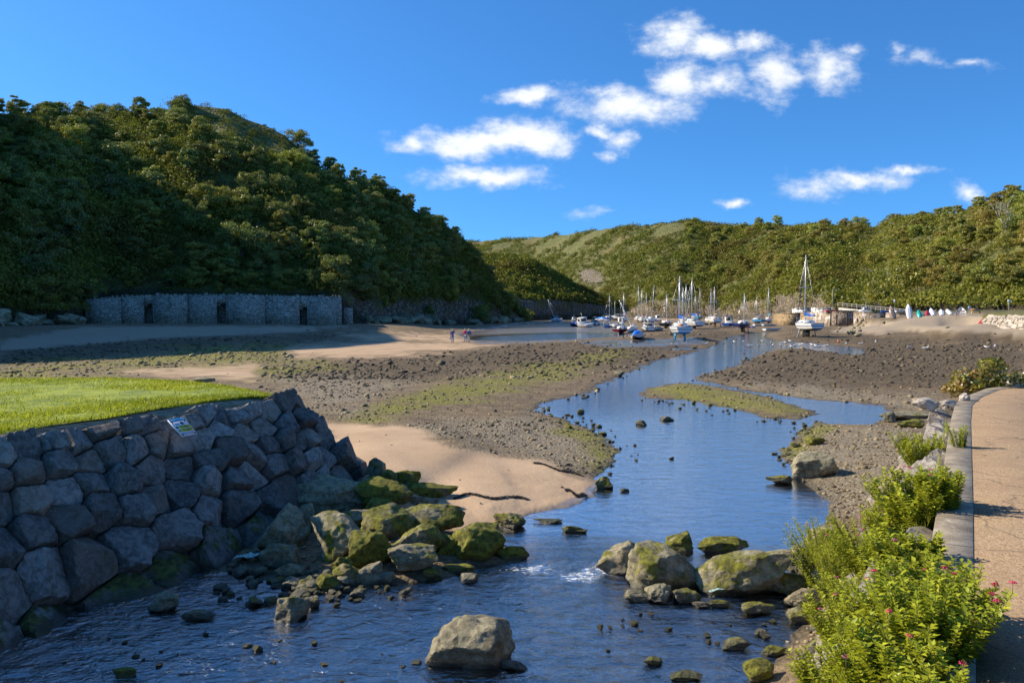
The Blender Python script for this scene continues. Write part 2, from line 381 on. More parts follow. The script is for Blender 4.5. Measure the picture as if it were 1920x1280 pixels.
# ================= ground heights
WATER = [[(-420, 1560), (-330, 1330), (-150, 1250), (0, 1180), (130, 1140), (220, 1108), (300, 1082), (380, 1060), (440, 1072), (520, 1094), (600, 1112), (690, 1104), (760, 1090), (840, 1084), (900, 1062), (985, 1046),
          (955, 1030), (925, 1008), (935, 990), (965, 976), (1010, 962), (1070, 950), (1108, 932), (1122, 910), (1128, 890), (1145, 868), (1158, 845), (1140, 825), (1100, 805), (1060, 785), (1000, 768), (1015, 755), (1060, 746), (1090, 740),
          (1120, 726), (1150, 712), (1190, 691), (1240, 674), (1300, 661), (1338, 650), (1350, 640), (1372, 631), (1400, 625), (1440, 622), (1432, 630), (1450, 637), (1476, 640), (1530, 644), (1580, 649), (1612, 653), (1628, 664), (1600, 668), (1540, 657), (1470, 655), (1445, 657), (1400, 676), (1330, 701), (1300, 711),
          (1360, 725), (1440, 738), (1520, 748), (1600, 755), (1664, 762), (1668, 774), (1655, 788), (1635, 797), (1560, 796), (1532, 791), (1505, 806), (1482, 830), (1470, 850), (1490, 872), (1502, 890), (1520, 912), (1545, 928), (1556, 950), (1552, 975), (1540, 1000), (1535, 1040),
          (1540, 1100), (1520, 1150), (1495, 1180), (1480, 1205), (1445, 1245), (1420, 1280), (1380, 1340), (1330, 1560)],
         [(880, 637), (905, 631), (980, 627), (1070, 624), (1150, 625), (1190, 628), (1160, 632), (1060, 635), (960, 638)],
         [(1130, 644), (1180, 640), (1260, 637), (1300, 641), (1230, 646)],
         [(1230, 655), (1290, 651), (1320, 654), (1260, 658)]]
ISLAND = [(1196, 736), (1225, 724), (1262, 717), (1330, 721), (1420, 741), (1500, 761), (1524, 775), (1500, 788), (1450, 785), (1380, 768), (1300, 751), (1210, 746)]
def wpoly(pl): return np.array([G(x, y, 0)[:2] for x, y in pl])
def sdf(poly, x, y):
    """signed distance to a polygon, positive outside"""
    n = len(poly); d2 = np.full(x.shape, 1e18); ins = np.zeros(x.shape, bool)
    for i in range(n):
        ax, ay = poly[i]; bx, by = poly[(i + 1) % n]
        ex, ey = bx - ax, by - ay; L = ex * ex + ey * ey + 1e-12
        t = np.clip(((x - ax) * ex + (y - ay) * ey) / L, 0, 1)
        d2 = np.minimum(d2, (x - ax - t * ex) ** 2 + (y - ay - t * ey) ** 2)
        if ay != by:
            c = ((ay > y) != (by > y)) & (x < (bx - ax) * (y - ay) / (by - ay) + ax); ins ^= c
    d = np.sqrt(d2); return np.where(ins, -d, d)
_WP = [wpoly(p) for p in WATER]; _IP = wpoly(ISLAND)
CTRL = [(100, 610, 1.9), (300, 606, 1.9), (500, 607, 1.8), (640, 609, 1.6), (-300, 640, 2.2), (-600, 700, 1.6), (150, 640, .8), (0, 660, .6), (400, 635, .9), (650, 622, .7), (0, 690, .4), (300, 660, .45), (560, 650, .4), (800, 640, .35), (900, 630, .15), (960, 604, .1),
        (1080, 612, .12), (1200, 608, .2), (1100, 598, .3), (1300, 602, .25), (1400, 600, .4), (1470, 608, .35), (1240, 592, .6), (1340, 589, 1.0), (700, 700, .3), (1000, 690, .3), (640, 760, .4), (800, 830, .55), (900, 900, .38), (700, 880, .6), (1000, 880, .3), (640, 940, .25), (600, 1010, .15), (480, 1060, .12), (850, 960, .25), (900, 780, .35), (1050, 830, .25),
        (1450, 700, .3), (1700, 700, .35), (1900, 700, .5), (1600, 630, .4), (1700, 640, .3), (1900, 645, .4), (1700, 624, .9), (1800, 617, 1.3), (1900, 622, 1.2), (1500, 600, .5), (1650, 740, .3), (1640, 860, .35), (1580, 930, .25), (1700, 800, .4),
        (1560, 1020, .3), (1590, 1120, .35), (1540, 1250, .4), (1300, 1090, -.1), (1400, 1130, .02), (2300, 640, 3), (2400, 720, 2), (-500, 900, 1.), (-300, 760, .8), (600, 1300, -.2), (1000, 1300, -.25)]
_CP = np.array([[*G(a, b, z)] for a, b, z in CTRL] + [[(c - CX) / F * Y, Y, z] for c, Y, z in [(1690, 153, 2.6), (1718, 151, 3.2), (1745, 150, 3.6), (1800, 147, 3.7), (1850, 140, 3.5), (1900, 130, 3.3), (1850, 122, 2.5), (1920, 108, 2.0), (1640, 153, 1.5), (1600, 160, .7), (1560, 188, .8), (1500, 195, .6), (1662, 166, 2.9), (1700, 165, 3.6), (1750, 170, 4.4), (1850, 160, 4.5), (1950, 150, 4.6), (1800, 125, 2.2), (1740, 132, 2.0)]])
def ground_z(x, y, detail=True):
    x = np.atleast_1d(np.asarray(x, float)); y = np.atleast_1d(np.asarray(y, float))
    D = np.hypot(x, y)
    num = 0; den = 0
    lx, ly = x / (D + 1e-6), np.log(D + 1e-6); cd = np.hypot(_CP[:, 0], _CP[:, 1])
    for (px, py, pz), d in zip(_CP, cd):                 # inverse distance weights in bearing and log range
        w = 1.0 / ((3.0 * (lx - px / d)) ** 2 + (ly - math.log(d)) ** 2 + .0004) ** 2.6
        num = num + w * pz; den = den + w
    z0 = num / den
    d = np.full(x.shape, 1e9)
    for p in _WP: d = np.minimum(d, sdf(p, x, y))
    d = np.maximum(d, -sdf(_IP, x, y))
    amp = np.clip(.02 * D, .12, 1.4)
    d = d + amp * (.5 * fbm(xy3(x, y, .9), 3) + .6 * fbm(xy3(x, y, .3, 5), 3) * np.clip(D / 30, 0, 1) + .3 * fbm(xy3(x, y, 3.1), 3)) * np.clip(D / 15 + .3, 0, 1)
    up = .012 + np.maximum(z0 - .012, .03) * (1 - np.exp(-np.maximum(d, 0) / np.clip(.07 * D, 1.0, 9)))
    dn = -.32 * (1 - np.exp(np.minimum(d, 0) / np.clip(.05 * D, .8, 4)))
    z = np.where(d > 0, up, dn)
    z = np.where((z0 < 0) & (d > 0), np.minimum(z, .03), z)
    return z, d
def gz(x, y):
    return float(ground_z(x, y)[0][0])
def on_ground(px, py):
    z = 0.2
    for _ in range(4):
        p = G(px, py, z); z = max(gz(p.x, p.y), 0.0) if py > 583 else z
    p = G(px, py, z); return p

# ================= zones of the foreshore, each an area of ground of its own
ZP = {
 'sand': [[(585, 782), (680, 792), (740, 796), (800, 815), (850, 840), (930, 855), (1010, 868), (1070, 890), (1125, 900), (1125, 930), (1060, 958), (990, 975), (930, 1000), (860, 1000), (740, 965), (690, 900), (630, 840)],
          [(540, 655), (600, 645), (720, 638), (820, 640), (940, 645), (900, 652), (760, 664), (640, 672), (560, 668)], [(640, 625), (850, 628), (900, 640), (700, 640)], [(1180, 590), (1450, 590), (1430, 600), (1200, 601)], [(240, 697), (480, 686), (480, 708), (300, 705)]],
 'algae': [[(0, 690), (250, 665), (420, 648), (540, 650), (540, 668), (420, 680), (200, 694), (0, 706)], [(380, 690), (600, 675), (640, 690), (480, 705)],
           [(600, 795), (720, 755), (860, 715), (1000, 685), (1150, 655), (1180, 658), (1080, 695), (960, 735), (820, 768), (700, 800)], [(1210, 738), (1262, 719), (1330, 722), (1420, 741), (1500, 761), (1524, 775), (1500, 786), (1380, 766), (1300, 750)], [(1010, 760), (1130, 815), (1160, 850), (1130, 880), (1100, 850), (1050, 800)], [(1480, 840), (1520, 790), (1560, 800), (1500, 870)]],
 'weed': [[(540, 690), (700, 665), (950, 645), (1250, 632), (1340, 640), (1180, 690), (1000, 690), (760, 715), (600, 730), (540, 712)], [(1310, 715), (1460, 655), (1640, 640), (1920, 632), (1920, 720), (1760, 735), (1500, 730)], [(1460, 640), (1490, 618), (1700, 628), (1920, 622), (1920, 640), (1640, 652)], [(0, 650), (200, 636), (500, 625), (640, 626), (600, 640), (420, 650), (0, 690)], [(1040, 880), (1130, 880), (1125, 900), (1060, 888)], [(1150, 640), (1350, 615), (1400, 628), (1300, 655)], [(990, 980), (940, 985), (930, 970)]],
 'pale': [[(560, 740), (640, 745), (760, 790), (880, 835), (1010, 862), (1130, 882), (1150, 850), (1090, 805), (1000, 770), (880, 790), (740, 790), (640, 785)], [(1310, 712), (1420, 716), (1600, 735), (1760, 738), (1740, 775), (1668, 762), (1520, 745), (1400, 730)], [(1480, 850), (1540, 800), (1700, 800), (1720, 850), (1640, 960), (1560, 950), (1500, 890)], [(500, 715), (620, 700), (760, 720), (640, 770)]],
 'wet': [[(850, 625), (960, 606), (1060, 600), (1150, 602), (1180, 612), (1160, 626), (1060, 640), (900, 646)], [(1080, 640), (1300, 632), (1330, 645), (1150, 652)], [(1080, 930), (1130, 895), (1140, 930), (1000, 985), (940, 1000), (930, 988)]],
 'shingle': [[(1670, 603), (1700, 594), (1760, 588), (1830, 587), (1860, 600), (1930, 610), (1930, 625), (1800, 621), (1710, 620)], [(1560, 622), (1600, 606), (1690, 601), (1720, 618), (1640, 626)], [(60, 628), (160, 612), (650, 611), (560, 622), (300, 634), (0, 658), (0, 640)]],
 'green': [[(1560, 570), (1940, 568), (1940, 586), (1700, 586), (1560, 584)]],
}
ZF = {'sand': 14, 'algae': 24, 'weed': 22, 'pale': 30, 'wet': 5, 'shingle': 5, 'green': 3}
def zones(x, y, z):
    px, py = PX(x, y, z); out = {}
    j = fbm(xy3(x, y, .5), 4); k = fbm(xy3(x, y, .13, 4.0), 4)
    for n, pl in ZP.items():
        w = np.zeros(x.shape); f = ZF[n]
        for p in pl:
            d = sdf(np.array(p, float) * [.5, 1.0], px * .5, py) + f * (.9 * j + .9 * k)
            w = np.maximum(w, sstep(f * .5, -f * .5, d))
        out[n] = w
    return out

def build_ground():
    cs = np.concatenate([np.arange(-900, -20, 22), np.arange(-20, 1942, 2.6), np.arange(1942, 2900, 22)])
    ys = np.concatenate([np.arange(3600, 1330, -60), np.arange(1330, 640, -1.7), np.arange(640, 590, -1.0)])
    Y = [G(960, y, 0).y for y in ys] + [760, 1000, 1800, 4000]
    C, YY = np.meshgrid((cs - CX) / F, Y)                      # fan of bearings, rows by range
    x = (C * YY * 1.0).ravel(); y = YY.ravel()
    z, d = ground_z(x, y); D = np.hypot(x, y)
    zn = zones(x, y, z)
    rough = (1 - .93 * np.maximum(zn['sand'], zn['wet'])) * np.clip(1.4 - D / 90, .25, 1)
    am = .035 * rough * np.clip(D / 25, .5, 2.2)
    fa = np.clip((D - 18) / 40, 0, 1)
    n = (1 - fa) * (fbm(xy3(x, y, 5.0), 3, 2.1, .6) + .6 * np.abs(fbm(xy3(x, y, 2.2, 9), 3))) + fa * 1.3 * fbm(xy3(x, y, 1.4, 7), 3, 2.0, .6); n2 = fbm(xy3(x, y, .35, 3), 3)
    z = z + am * n * np.where(d > -.4, 1, .6) + .03 * n2 * (D < 120)
    z = np.where(D > 500, -1.0, z)
    nc, ny = len(cs), len(Y)
    i = np.arange((ny - 1) * (nc - 1)); r, c = i // (nc - 1), i % (nc - 1)
    q = np.stack([r * nc + c, r * nc + c + 1, (r + 1) * nc + c + 1, (r + 1) * nc + c], 1)
    za = np.stack([zn['sand'], zn['algae'], zn['weed'], zn['green']], 1)
    zb = np.stack([zn['wet'], zn['shingle'], zn['pale'], np.ones_like(x)], 1)
    o = mesh_np('foreshore_ground', np.stack([x, y, z], 1), q, M['ground'], smooth=True, col={'za': za, 'zb': zb})
    return tag(o, kind='structure')
build_ground()

def build_water():
    cs = np.concatenate([np.arange(-700, -20, 40), np.arange(-20, 1942, 5), np.arange(1942, 2700, 60)])
    ys = np.concatenate([np.arange(3400, 1330, -80), np.arange(1330, 640, -3.0), np.arange(640, 594, -3)])
    Y = [G(960, y, 0).y for y in ys] + [800, 1500]
    C, YY = np.meshgrid((cs - CX) / F, Y); x = (C * YY).ravel(); y = YY.ravel(); D = np.hypot(x, y)
    px, py = PX(x, y, 0 * x)
    def blob(cx, cy, rx, ry): return np.clip(1 - np.hypot((px - cx) / rx, (py - cy) / ry), 0, 1)
    run = np.clip(sstep(985, 1110, py) * .75 + 1.2 * blob(1060, 1075, 260, 90) + .7 * blob(1150, 740, 230, 60) + .6 * blob(250, 1200, 400, 100), 0, 1)
    foam = np.clip(1.1 * blob(985, 1063, 75, 14) + 1.1 * blob(1085, 1082, 55, 12) + 1.2 * blob(1135, 1068, 60, 14) + .5 * blob(1060, 1075, 200, 55) + .3 * blob(560, 1200, 200, 40) + .5 * blob(1480, 640, 140, 14) + .3 * blob(1200, 735, 200, 40), 0, 1)
    near = D < 30
    z = np.where(near, .018 * run * fbm(xy3(x, y * .6, 2.6), 3) + .02 * foam * fbm(xy3(x, y, 5.5, 3), 3), 0)
    nc, ny = len(cs), len(Y); i = np.arange((ny - 1) * (nc - 1)); r, c = i // (nc - 1), i % (nc - 1)
    q = np.stack([r * nc + c, r * nc + c + 1, (r + 1) * nc + c + 1, (r + 1) * nc + c], 1)
    o = mesh_np('stream_water', np.stack([x, y, z], 1), q, M['water'], smooth=True, col={'wz': np.stack([run, foam, foam, foam], 1)})
    return tag(o, kind='structure')
build_water()

# ================= hills: terrain by bearing (px column of the photograph's optics) and distance behind the toe
class Hill:
    def __init__(s, name, Y0, ZT, SIL, L, TREE, CL, seed, back=1.0, ridge=False, step=6):
        s.name = name; s.f = [np.array(sorted(t), float) for t in (Y0, ZT, SIL, L, TREE, CL)]; s.seed = seed; s.back = back; s.ridge = ridge
        s.c0, s.c1 = s.f[0][0, 0], s.f[0][-1, 0]; s.step = step
    def g(s, k, c): return np.interp(c, s.f[k][:, 0], s.f[k][:, 1])
    def z(s, c, t):
        """t: 0 at the toe, 1 at the crest"""
        c = np.asarray(c, float); t = np.asarray(t, float)
        Y0, zt, sil, L, tr, cl = (s.g(k, c) for k in range(6))
        zc = np.maximum(CAMH + (HOR - sil) * (Y0 + L) / F - tr, zt + .5)
        sx = t * L
        cliff = np.minimum(cl * np.clip(sx / 3.0, 0, 1) ** .8, (zc - zt) * .9)
        g = np.clip(t, 0, 1) ** .92
        z = zt + cliff + (zc - zt - cliff) * g
        over = np.maximum(t - 1, 0)
        if s.ridge: z = z - over * (zc - zt) * .9
        else: z = z - over * s.back
        Y = Y0 + sx; X = (c - CX) / F * Y
        if X.ndim == 1: Y = Y + np.where(sx < 14, np.clip(cl, 0, 6) * .55 * fbm(np.stack([X * .13, z * .12, Y * 0 + s.seed], 1), 4), 0)
        m = np.clip(np.minimum(t * 4, 1), .1, 1) * np.clip(1.25 - np.abs(t - .5) * 1.2, .2, 1)
        z = z + m * np.clip(L / 14, .3, 3.2) * fbm(xy3(X, Y, 1 / 26.0, s.seed), 4)
        z = z + np.where(sx < 9, 1, 0) * .55 * np.clip(cl / 5, 0, 1.6) * fbm(np.stack([X * .16, Y * .16, z * .1], 1) if X.ndim == 1 else np.zeros((1, 3)), 4) if X.ndim == 1 else z
        return X, Y, z
    def build(s):
        cs = np.arange(s.c0, s.c1 + 1, s.step); ts = np.concatenate([np.linspace(0, .2, 22), np.linspace(.22, 1, 44), np.linspace(1.05, 2.2, 12)])
        Cc, T = np.meshgrid(cs, ts); X, Y, Z = s.z(Cc.ravel(), T.ravel())
        cl = s.g(5, Cc.ravel()); sx = T.ravel() * s.g(3, Cc.ravel()); zt = s.g(1, Cc.ravel())
        j = fbm(xy3(X, Y, .12, s.seed + 3), 4)
        rock = sstep(.02, .2, cl / 12) * sstep(5.5, 2.0, sx + j * 5) + sstep(.16, .34, j + fbm(xy3(X, Y, .035, 8), 3) - .30 - sx * .012) * (cl > 2)
        if s.name == 'harbour_hill':
            cc, tt = Cc.ravel(), T.ravel(); rock = np.maximum(rock, sstep(1.15, .75, np.hypot((cc - 1110) / 26, (tt - .3) / .1) + .5 * j))
        weed = sstep(2.2, 1.0, Z - zt + j * 1.2)
        nc, ny = len(cs), len(ts); i = np.arange((ny - 1) * (nc - 1)); r, c = i // (nc - 1), i % (nc - 1)
        q = np.stack([r * nc + c, r * nc + c + 1, (r + 1) * nc + c + 1, (r + 1) * nc + c], 1)
        V = np.stack([X, Y, Z], 1); V[:nc, 2] = np.minimum(V[:nc, 2] - 3.0, -1.5)
        o = mesh_np(s.name, V, q, M['hill'], smooth=False, col={'hz': np.stack([np.clip(rock, 0, 1), weed, weed, weed], 1)})
        tag(o, kind='structure'); return o
HL = Hill('wooded_hill',
   [(-1350, 40), (-1000, 46), (-700, 56), (-400, 76), (-200, 104), (0, 134), (130, 146), (200, 167), (640, 171), (700, 182), (800, 207), (900, 242), (965, 285), (992, 312)],
   [(-1350, 1), (-200, 1.8), (150, 3.0), (200, 7.5), (640, 6.6), (680, .8), (800, .3), (992, 0)],
   [(-1350, -420), (-1000, -340), (-600, -260), (-350, -150), (-200, -45), (-120, 10), (-60, 60), (-30, 140), (-12, 176), (0, 178), (150, 172), (330, 178), (430, 192), (470, 215), (530, 241), (600, 275), (640, 297), (700, 307), (740, 325), (780, 365), (830, 387), (870, 420), (890, 450), (920, 492), (950, 542), (965, 572), (992, 603)],  # unseen crest left of the view is raised so its shadow covers beach and kilns
   [(-1350, 45), (-600, 46), (-350, 50), (-200, 62), (0, 85), (300, 75), (500, 72), (700, 62), (800, 50), (900, 32), (965, 14), (992, 6)],
   [(-1350, 2), (0, 6), (200, 6.5), (320, 6.5), (350, 3), (540, 2.5), (580, 7), (740, 6), (860, 5), (950, 3.5), (992, 1)],
   [(-1350, 0), (120, 1), (200, 0), (640, 0), (680, 3), (900, 5), (992, 2.5)], 1.0, 6)
HS = Hill('headland_spur',
   [(860, 335), (960, 318), (1000, 322), (1050, 332), (1100, 342), (1150, 347), (1178, 352)], [(860, .4), (1178, .6)],
   [(860, 456), (900, 466), (960, 474), (990, 483), (1040, 511), (1070, 526), (1100, 538), (1150, 555), (1168, 570), (1178, 590)],
   [(860, 55), (1000, 40), (1100, 24), (1150, 13), (1178, 5)], [(860, 2), (1100, 1.5), (1178, .3)], [(860, 5), (1100, 6), (1178, 1)], 4.0, ridge=True, step=4)
HR = Hill('harbour_hill',
   [(840, 640), (1000, 560), (1100, 465), (1170, 405), (1250, 372), (1340, 350), (1400, 322), (1450, 285), (1500, 250), (1560, 220), (1650, 203), (1750, 190), (1920, 170), (2300, 125), (2900, 90)],
   [(840, 0), (1170, .8), (1340, 1.0), (1450, 2), (1540, 4.0), (1600, 5.0), (1920, 5.0), (2900, 5)],
   [(840, 453), (950, 449), (1050, 440), (1130, 428), (1200, 423), (1310, 408), (1500, 402), (1640, 401), (1745, 402), (1772, 386), (1800, 372), (1850, 342), (1920, 322), (2100, 280), (2900, 250)],
   [(840, 210), (1300, 165), (1500, 175), (1640, 185), (1745, 160), (1800, 115), (1920, 95), (2300, 70), (2900, 60)],
   [(840, .8), (1290, 1), (1330, 7), (1640, 7), (1665, 1), (1740, 1), (1775, 7), (2900, 7)],
   [(840, 6), (1100, 4), (1180, 2.5), (1215, 6), (1265, 7), (1300, 3), (1335, 4), (1345, 2), (1370, 4), (1420, 4.5), (1450, 6), (1500, 5.5), (1545, 3.5), (1580, 0), (2900, 0)], 7.0, step=4, back=3)
for h in (HL, HS, HR): h.build()
# ================= trees and scrub
def leaf_cards(P_, N_, size, rs, jit=.6):
    """small quads at points P_ facing roughly N_"""
    n = len(P_); nn = N_ + rs.normal(size=(n, 3)) * jit; nn /= np.linalg.norm(nn, axis=1)[:, None]
    a = np.cross(nn, rs.normal(size=(n, 3))); a /= np.linalg.norm(a, axis=1)[:, None] + 1e-9; b = np.cross(nn, a)
    sz = (size * rs.uniform(.6, 1.35, n))[:, None]; k = rs.uniform(.55, .9, n)[:, None]
    V = np.stack([P_ - a * sz * .5, P_ + b * sz * .5 * k, P_ + a * sz * .5, P_ - b * sz * .5 * k], 1).reshape(-1, 3)
    return V, np.arange(4 * n).reshape(n, 4)
def crown_points(rs, n, R, Hc, nb=15, base=.0):
    """points on lumpy crown of radius R and height Hc standing on z = base"""
    cen = []; rad = []
    for i in range(nb):
        w = rs.uniform(0, 6.283); h = (i + .5) / nb; rr = R * math.sqrt(max(0, 1 - (2 * h - .85) ** 2 / 1.4)) * rs.uniform(.35, .98)
        cen.append((rr * math.cos(w), rr * math.sin(w), base + Hc * (.12 + .74 * h + rs.uniform(-.09, .09)))); rad.append(R * rs.uniform(.17, .44) * (15 / nb) ** .28)
    cen = np.array(cen); rad = np.array(rad)
    k = rs.choice(nb, n, p=rad ** 2 / (rad ** 2).sum()); d = rs.normal(size=(n, 3)); d[:, 2] = d[:, 2] * .9 + .25; d /= np.linalg.norm(d, axis=1)[:, None]
    q = rs.uniform(.3, 1.5, n) ** .6
    # sub-clumps: gather leaves round twigs
    tw = np.floor(rs.uniform(0, 34, n)); ts = np.sin(tw[:, None] * [12.9, 78.2, 37.7] + k[:, None]) ; ts /= np.linalg.norm(ts, axis=1)[:, None]
    d = d * .6 + ts * .9; d /= np.linalg.norm(d, axis=1)[:, None]
    P_ = cen[k] + d * (rad[k] * q)[:, None]
    return P_, d, k
def crown_mesh(name, seed, R, Hc, n, size, nb=15, base=0.0, brown=.1):
    rs = np.random.RandomState(seed); P_, N_, k = crown_points(rs, n, R, Hc, nb, base)
    V, Fq = leaf_cards(P_, N_, size, rs)
    tone = np.repeat(np.clip(rs.uniform(0, 1, nb)[k] * .55 + rs.uniform(0, .5, n), 0, 1), 4)
    br = np.repeat((rs.uniform(0, 1, n) < brown) * rs.uniform(.3, 1, n), 4)
    return mesh_np(name, V, Fq, M['leaf'], link=False, col={'lc': np.stack([tone, br, tone, tone], 1)})
def trunk_mesh(name, seed, Ht, R, Hc):
    rs = random.Random(seed); mb = MB(); top = (rs.uniform(-.4, .4), rs.uniform(-.4, .4), Ht)
    mb.tube([(0, 0, -1.5), (rs.uniform(-.1, .1), 0, Ht * .4), top], [.26, .2, .13], 7)
    for i in range(6):
        w = i * 1.05 + rs.uniform(-.3, .3); z0 = Ht * rs.uniform(.5, .95)
        mb.tube([(top[0] * z0 / Ht, top[1] * z0 / Ht, z0), (math.cos(w) * R * .35, math.sin(w) * R * .35, z0 + Hc * .22), (math.cos(w) * R * .68, math.sin(w) * R * .68, z0 + Hc * rs.uniform(.3, .5))], [.1, .06, .025], 5)
    return mb.build(name, M['bark'])
TREES = []
for i in range(9):
    rs = random.Random(i); R = [4.4, 3.1, 3.8][i % 3] * rs.uniform(.88, 1.1); Hc = [6.3, 8.4, 7.0][i % 3] * rs.uniform(.9, 1.1)
    e_ = empty('broadleaf_tree'); link_me('crown', crown_mesh('crown', 40 + i, R, Hc, 12000, .26, [70, 52, 38][i % 3], .2, [.05, .12, .3][i % 3]), e_)
    t_ = trunk_mesh('trunk', i, 3.4, R, Hc); t_.parent = e_; TREES.append(e_)
for i in range(4):
    e_ = empty('bush', label='x'); link_me('foliage', crown_mesh('foliage', 90 + i, 1.5, 1.9, 1300, .2, 10, -.1, [.1, .25, .5, .05][i]), e_)
    mb = MB()
    for k in range(6): mb.tube([(0, 0, -.3), (math.cos(k) * .3, math.sin(k) * .3, .5), (math.cos(k) * .7, math.sin(k) * .7, 1.1)], [.05, .035, .015], 5)
    b_ = mb.build('stems', M['bark'], e_); TREES.append(e_)
TPROTO, BPROTO = TREES[:9], TREES[9:]
_used = set()
def place(proto, loc, rz, sc, colr, label, cat, group):
    if proto.name in _used: o = dup(proto, loc, (0, 0, rz), sc, label, group)
    else:
        _used.add(proto.name); o = proto; o.location = loc; o.rotation_euler = (0, 0, rz); o.scale = sc; tag(o, label, None, group)
    o['category'] = cat
    for ch in o.children: ch.color = (*colr, 1)
    return o
def zone_left(c, t):
    if t > .82: return 'tree on the crest of the wooded hill against the sky'
    if c > 820: return 'tree on the seaward end of the wooded hill above the dark shore rocks'
    if 180 < c < 650 and t < .14: return 'shaded tree just behind the lime kilns'
    if t < .3: return 'shaded tree low on the wooded hill on the left'
    if t < .55: return 'tree halfway up the wooded hill on the left'
    return 'tree on the upper slope of the wooded hill on the left'
rng = random.Random(11); pts = []; ntree = 0
order = []
for k in range(60000):
    c = rng.uniform(-60, 985); t = rng.random(); Y0, L = float(HL.g(0, c)), float(HL.g(3, c))
    if rng.random() > (Y0 + t * L) / 260 * (L / 85): continue
    order.append((c, min(t * 1.06 + .02, 1.05)))
C_, T_ = np.array(order).T; X_, Y_, Z_ = HL.z(C_, T_)
grid = {}
for c, t, x, y, z in zip(C_, T_, X_, Y_, Z_):
    heath = float(HL.g(4, c)) < 3 and t > .72 and c < 560
    if heath or (c > 940 and t > .5): continue
    rr = 5.9 if t > .12 else 5.0
    key = (int(x // 6), int(y // 6)); bad = False
    for i in (-1, 0, 1):
        for j in (-1, 0, 1):
            for (a, b) in grid.get((key[0] + i, key[1] + j), ()):
                if (a - x) ** 2 + (b - y) ** 2 < rr * rr: bad = True
    if bad or ntree >= 262: continue
    if 185 < c < 655 and y < 170: continue
    grid.setdefault(key, []).append((x, y)); ntree += 1
    s = rng.uniform(.8, 1.35) * (.8 if t < .1 else 1) * (.75 if c > 900 else 1) * (.78 if t > .8 else 1)
    g = rng.random(); colr = (1, 1, 1) if g < .4 else ((1.3, 1.12, .75) if g < .62 else ((.75, .92, .9) if g < .8 else (1.6, 1.5, .9)))
    place(TPROTO[rng.randrange(9)], (x, y, z - 1.5), rng.uniform(0, 6.28), (s, s * rng.uniform(.85, 1.15), s * rng.uniform(.7, 1.15)), colr, zone_left(c, t), 'tree', 'trees of the wooded left hill')
NT_LEFT = ntree
# woods of the right hill: rounded trees in patches
PATCH = [[(1300, 405), (1400, 400), (1530, 402), (1640, 402), (1600, 450), (1540, 480), (1480, 520), (1420, 500), (1370, 530), (1330, 520), (1290, 470)], [(1700, 430), (1770, 395), (1850, 345), (1960, 320), (1960, 520), (1860, 545), (1760, 540), (1700, 520), (1640, 500)], [(1230, 500), (1330, 480), (1350, 530), (1270, 560)]]
order = [(rng.uniform(1220, 1990), rng.uniform(.06, 1.02)) for _ in range(6000)]
C_, T_ = np.array(order).T; X_, Y_, Z_ = HR.z(C_, T_); PXx, PYy = PX(X_, Y_, Z_)
inp = np.minimum.reduce([sdf(np.array(p, float), PXx, PYy) for p in PATCH]); nr_ = 0; acc = []
for c, t, x, y, z, d, py in zip(C_, T_, X_, Y_, Z_, inp, PYy):
    if d > 6 or nr_ >= 118: continue
    sp_ = 9.0 if c < 1650 else 5.6
    if any((a - x) ** 2 + (b - y) ** 2 < sp_ ** 2 for a, b in acc): continue
    acc.append((x, y)); nr_ += 1
    s = rng.uniform(.75, 1.15) * (1.0 if c < 1650 else .95); g = rng.random()
    colr = (1.7, 1.3, .8) if g < .4 else ((1.45, 1.45, .95) if g < .8 else (1.8, 1.75, .95))
    lab = 'rounded tree on the skyline of the hill behind the boats' if (py < 425 and c < 1700) else ('tree on the steep right hill above the beached dinghies' if c >= 1660 else 'rounded tree on the slope behind the yacht masts')
    place(TPROTO[rng.randrange(9)], (x, y, z - .8), rng.uniform(0, 6.28), (s, s, s * .85), colr, lab, 'tree', 'trees of the right hill')

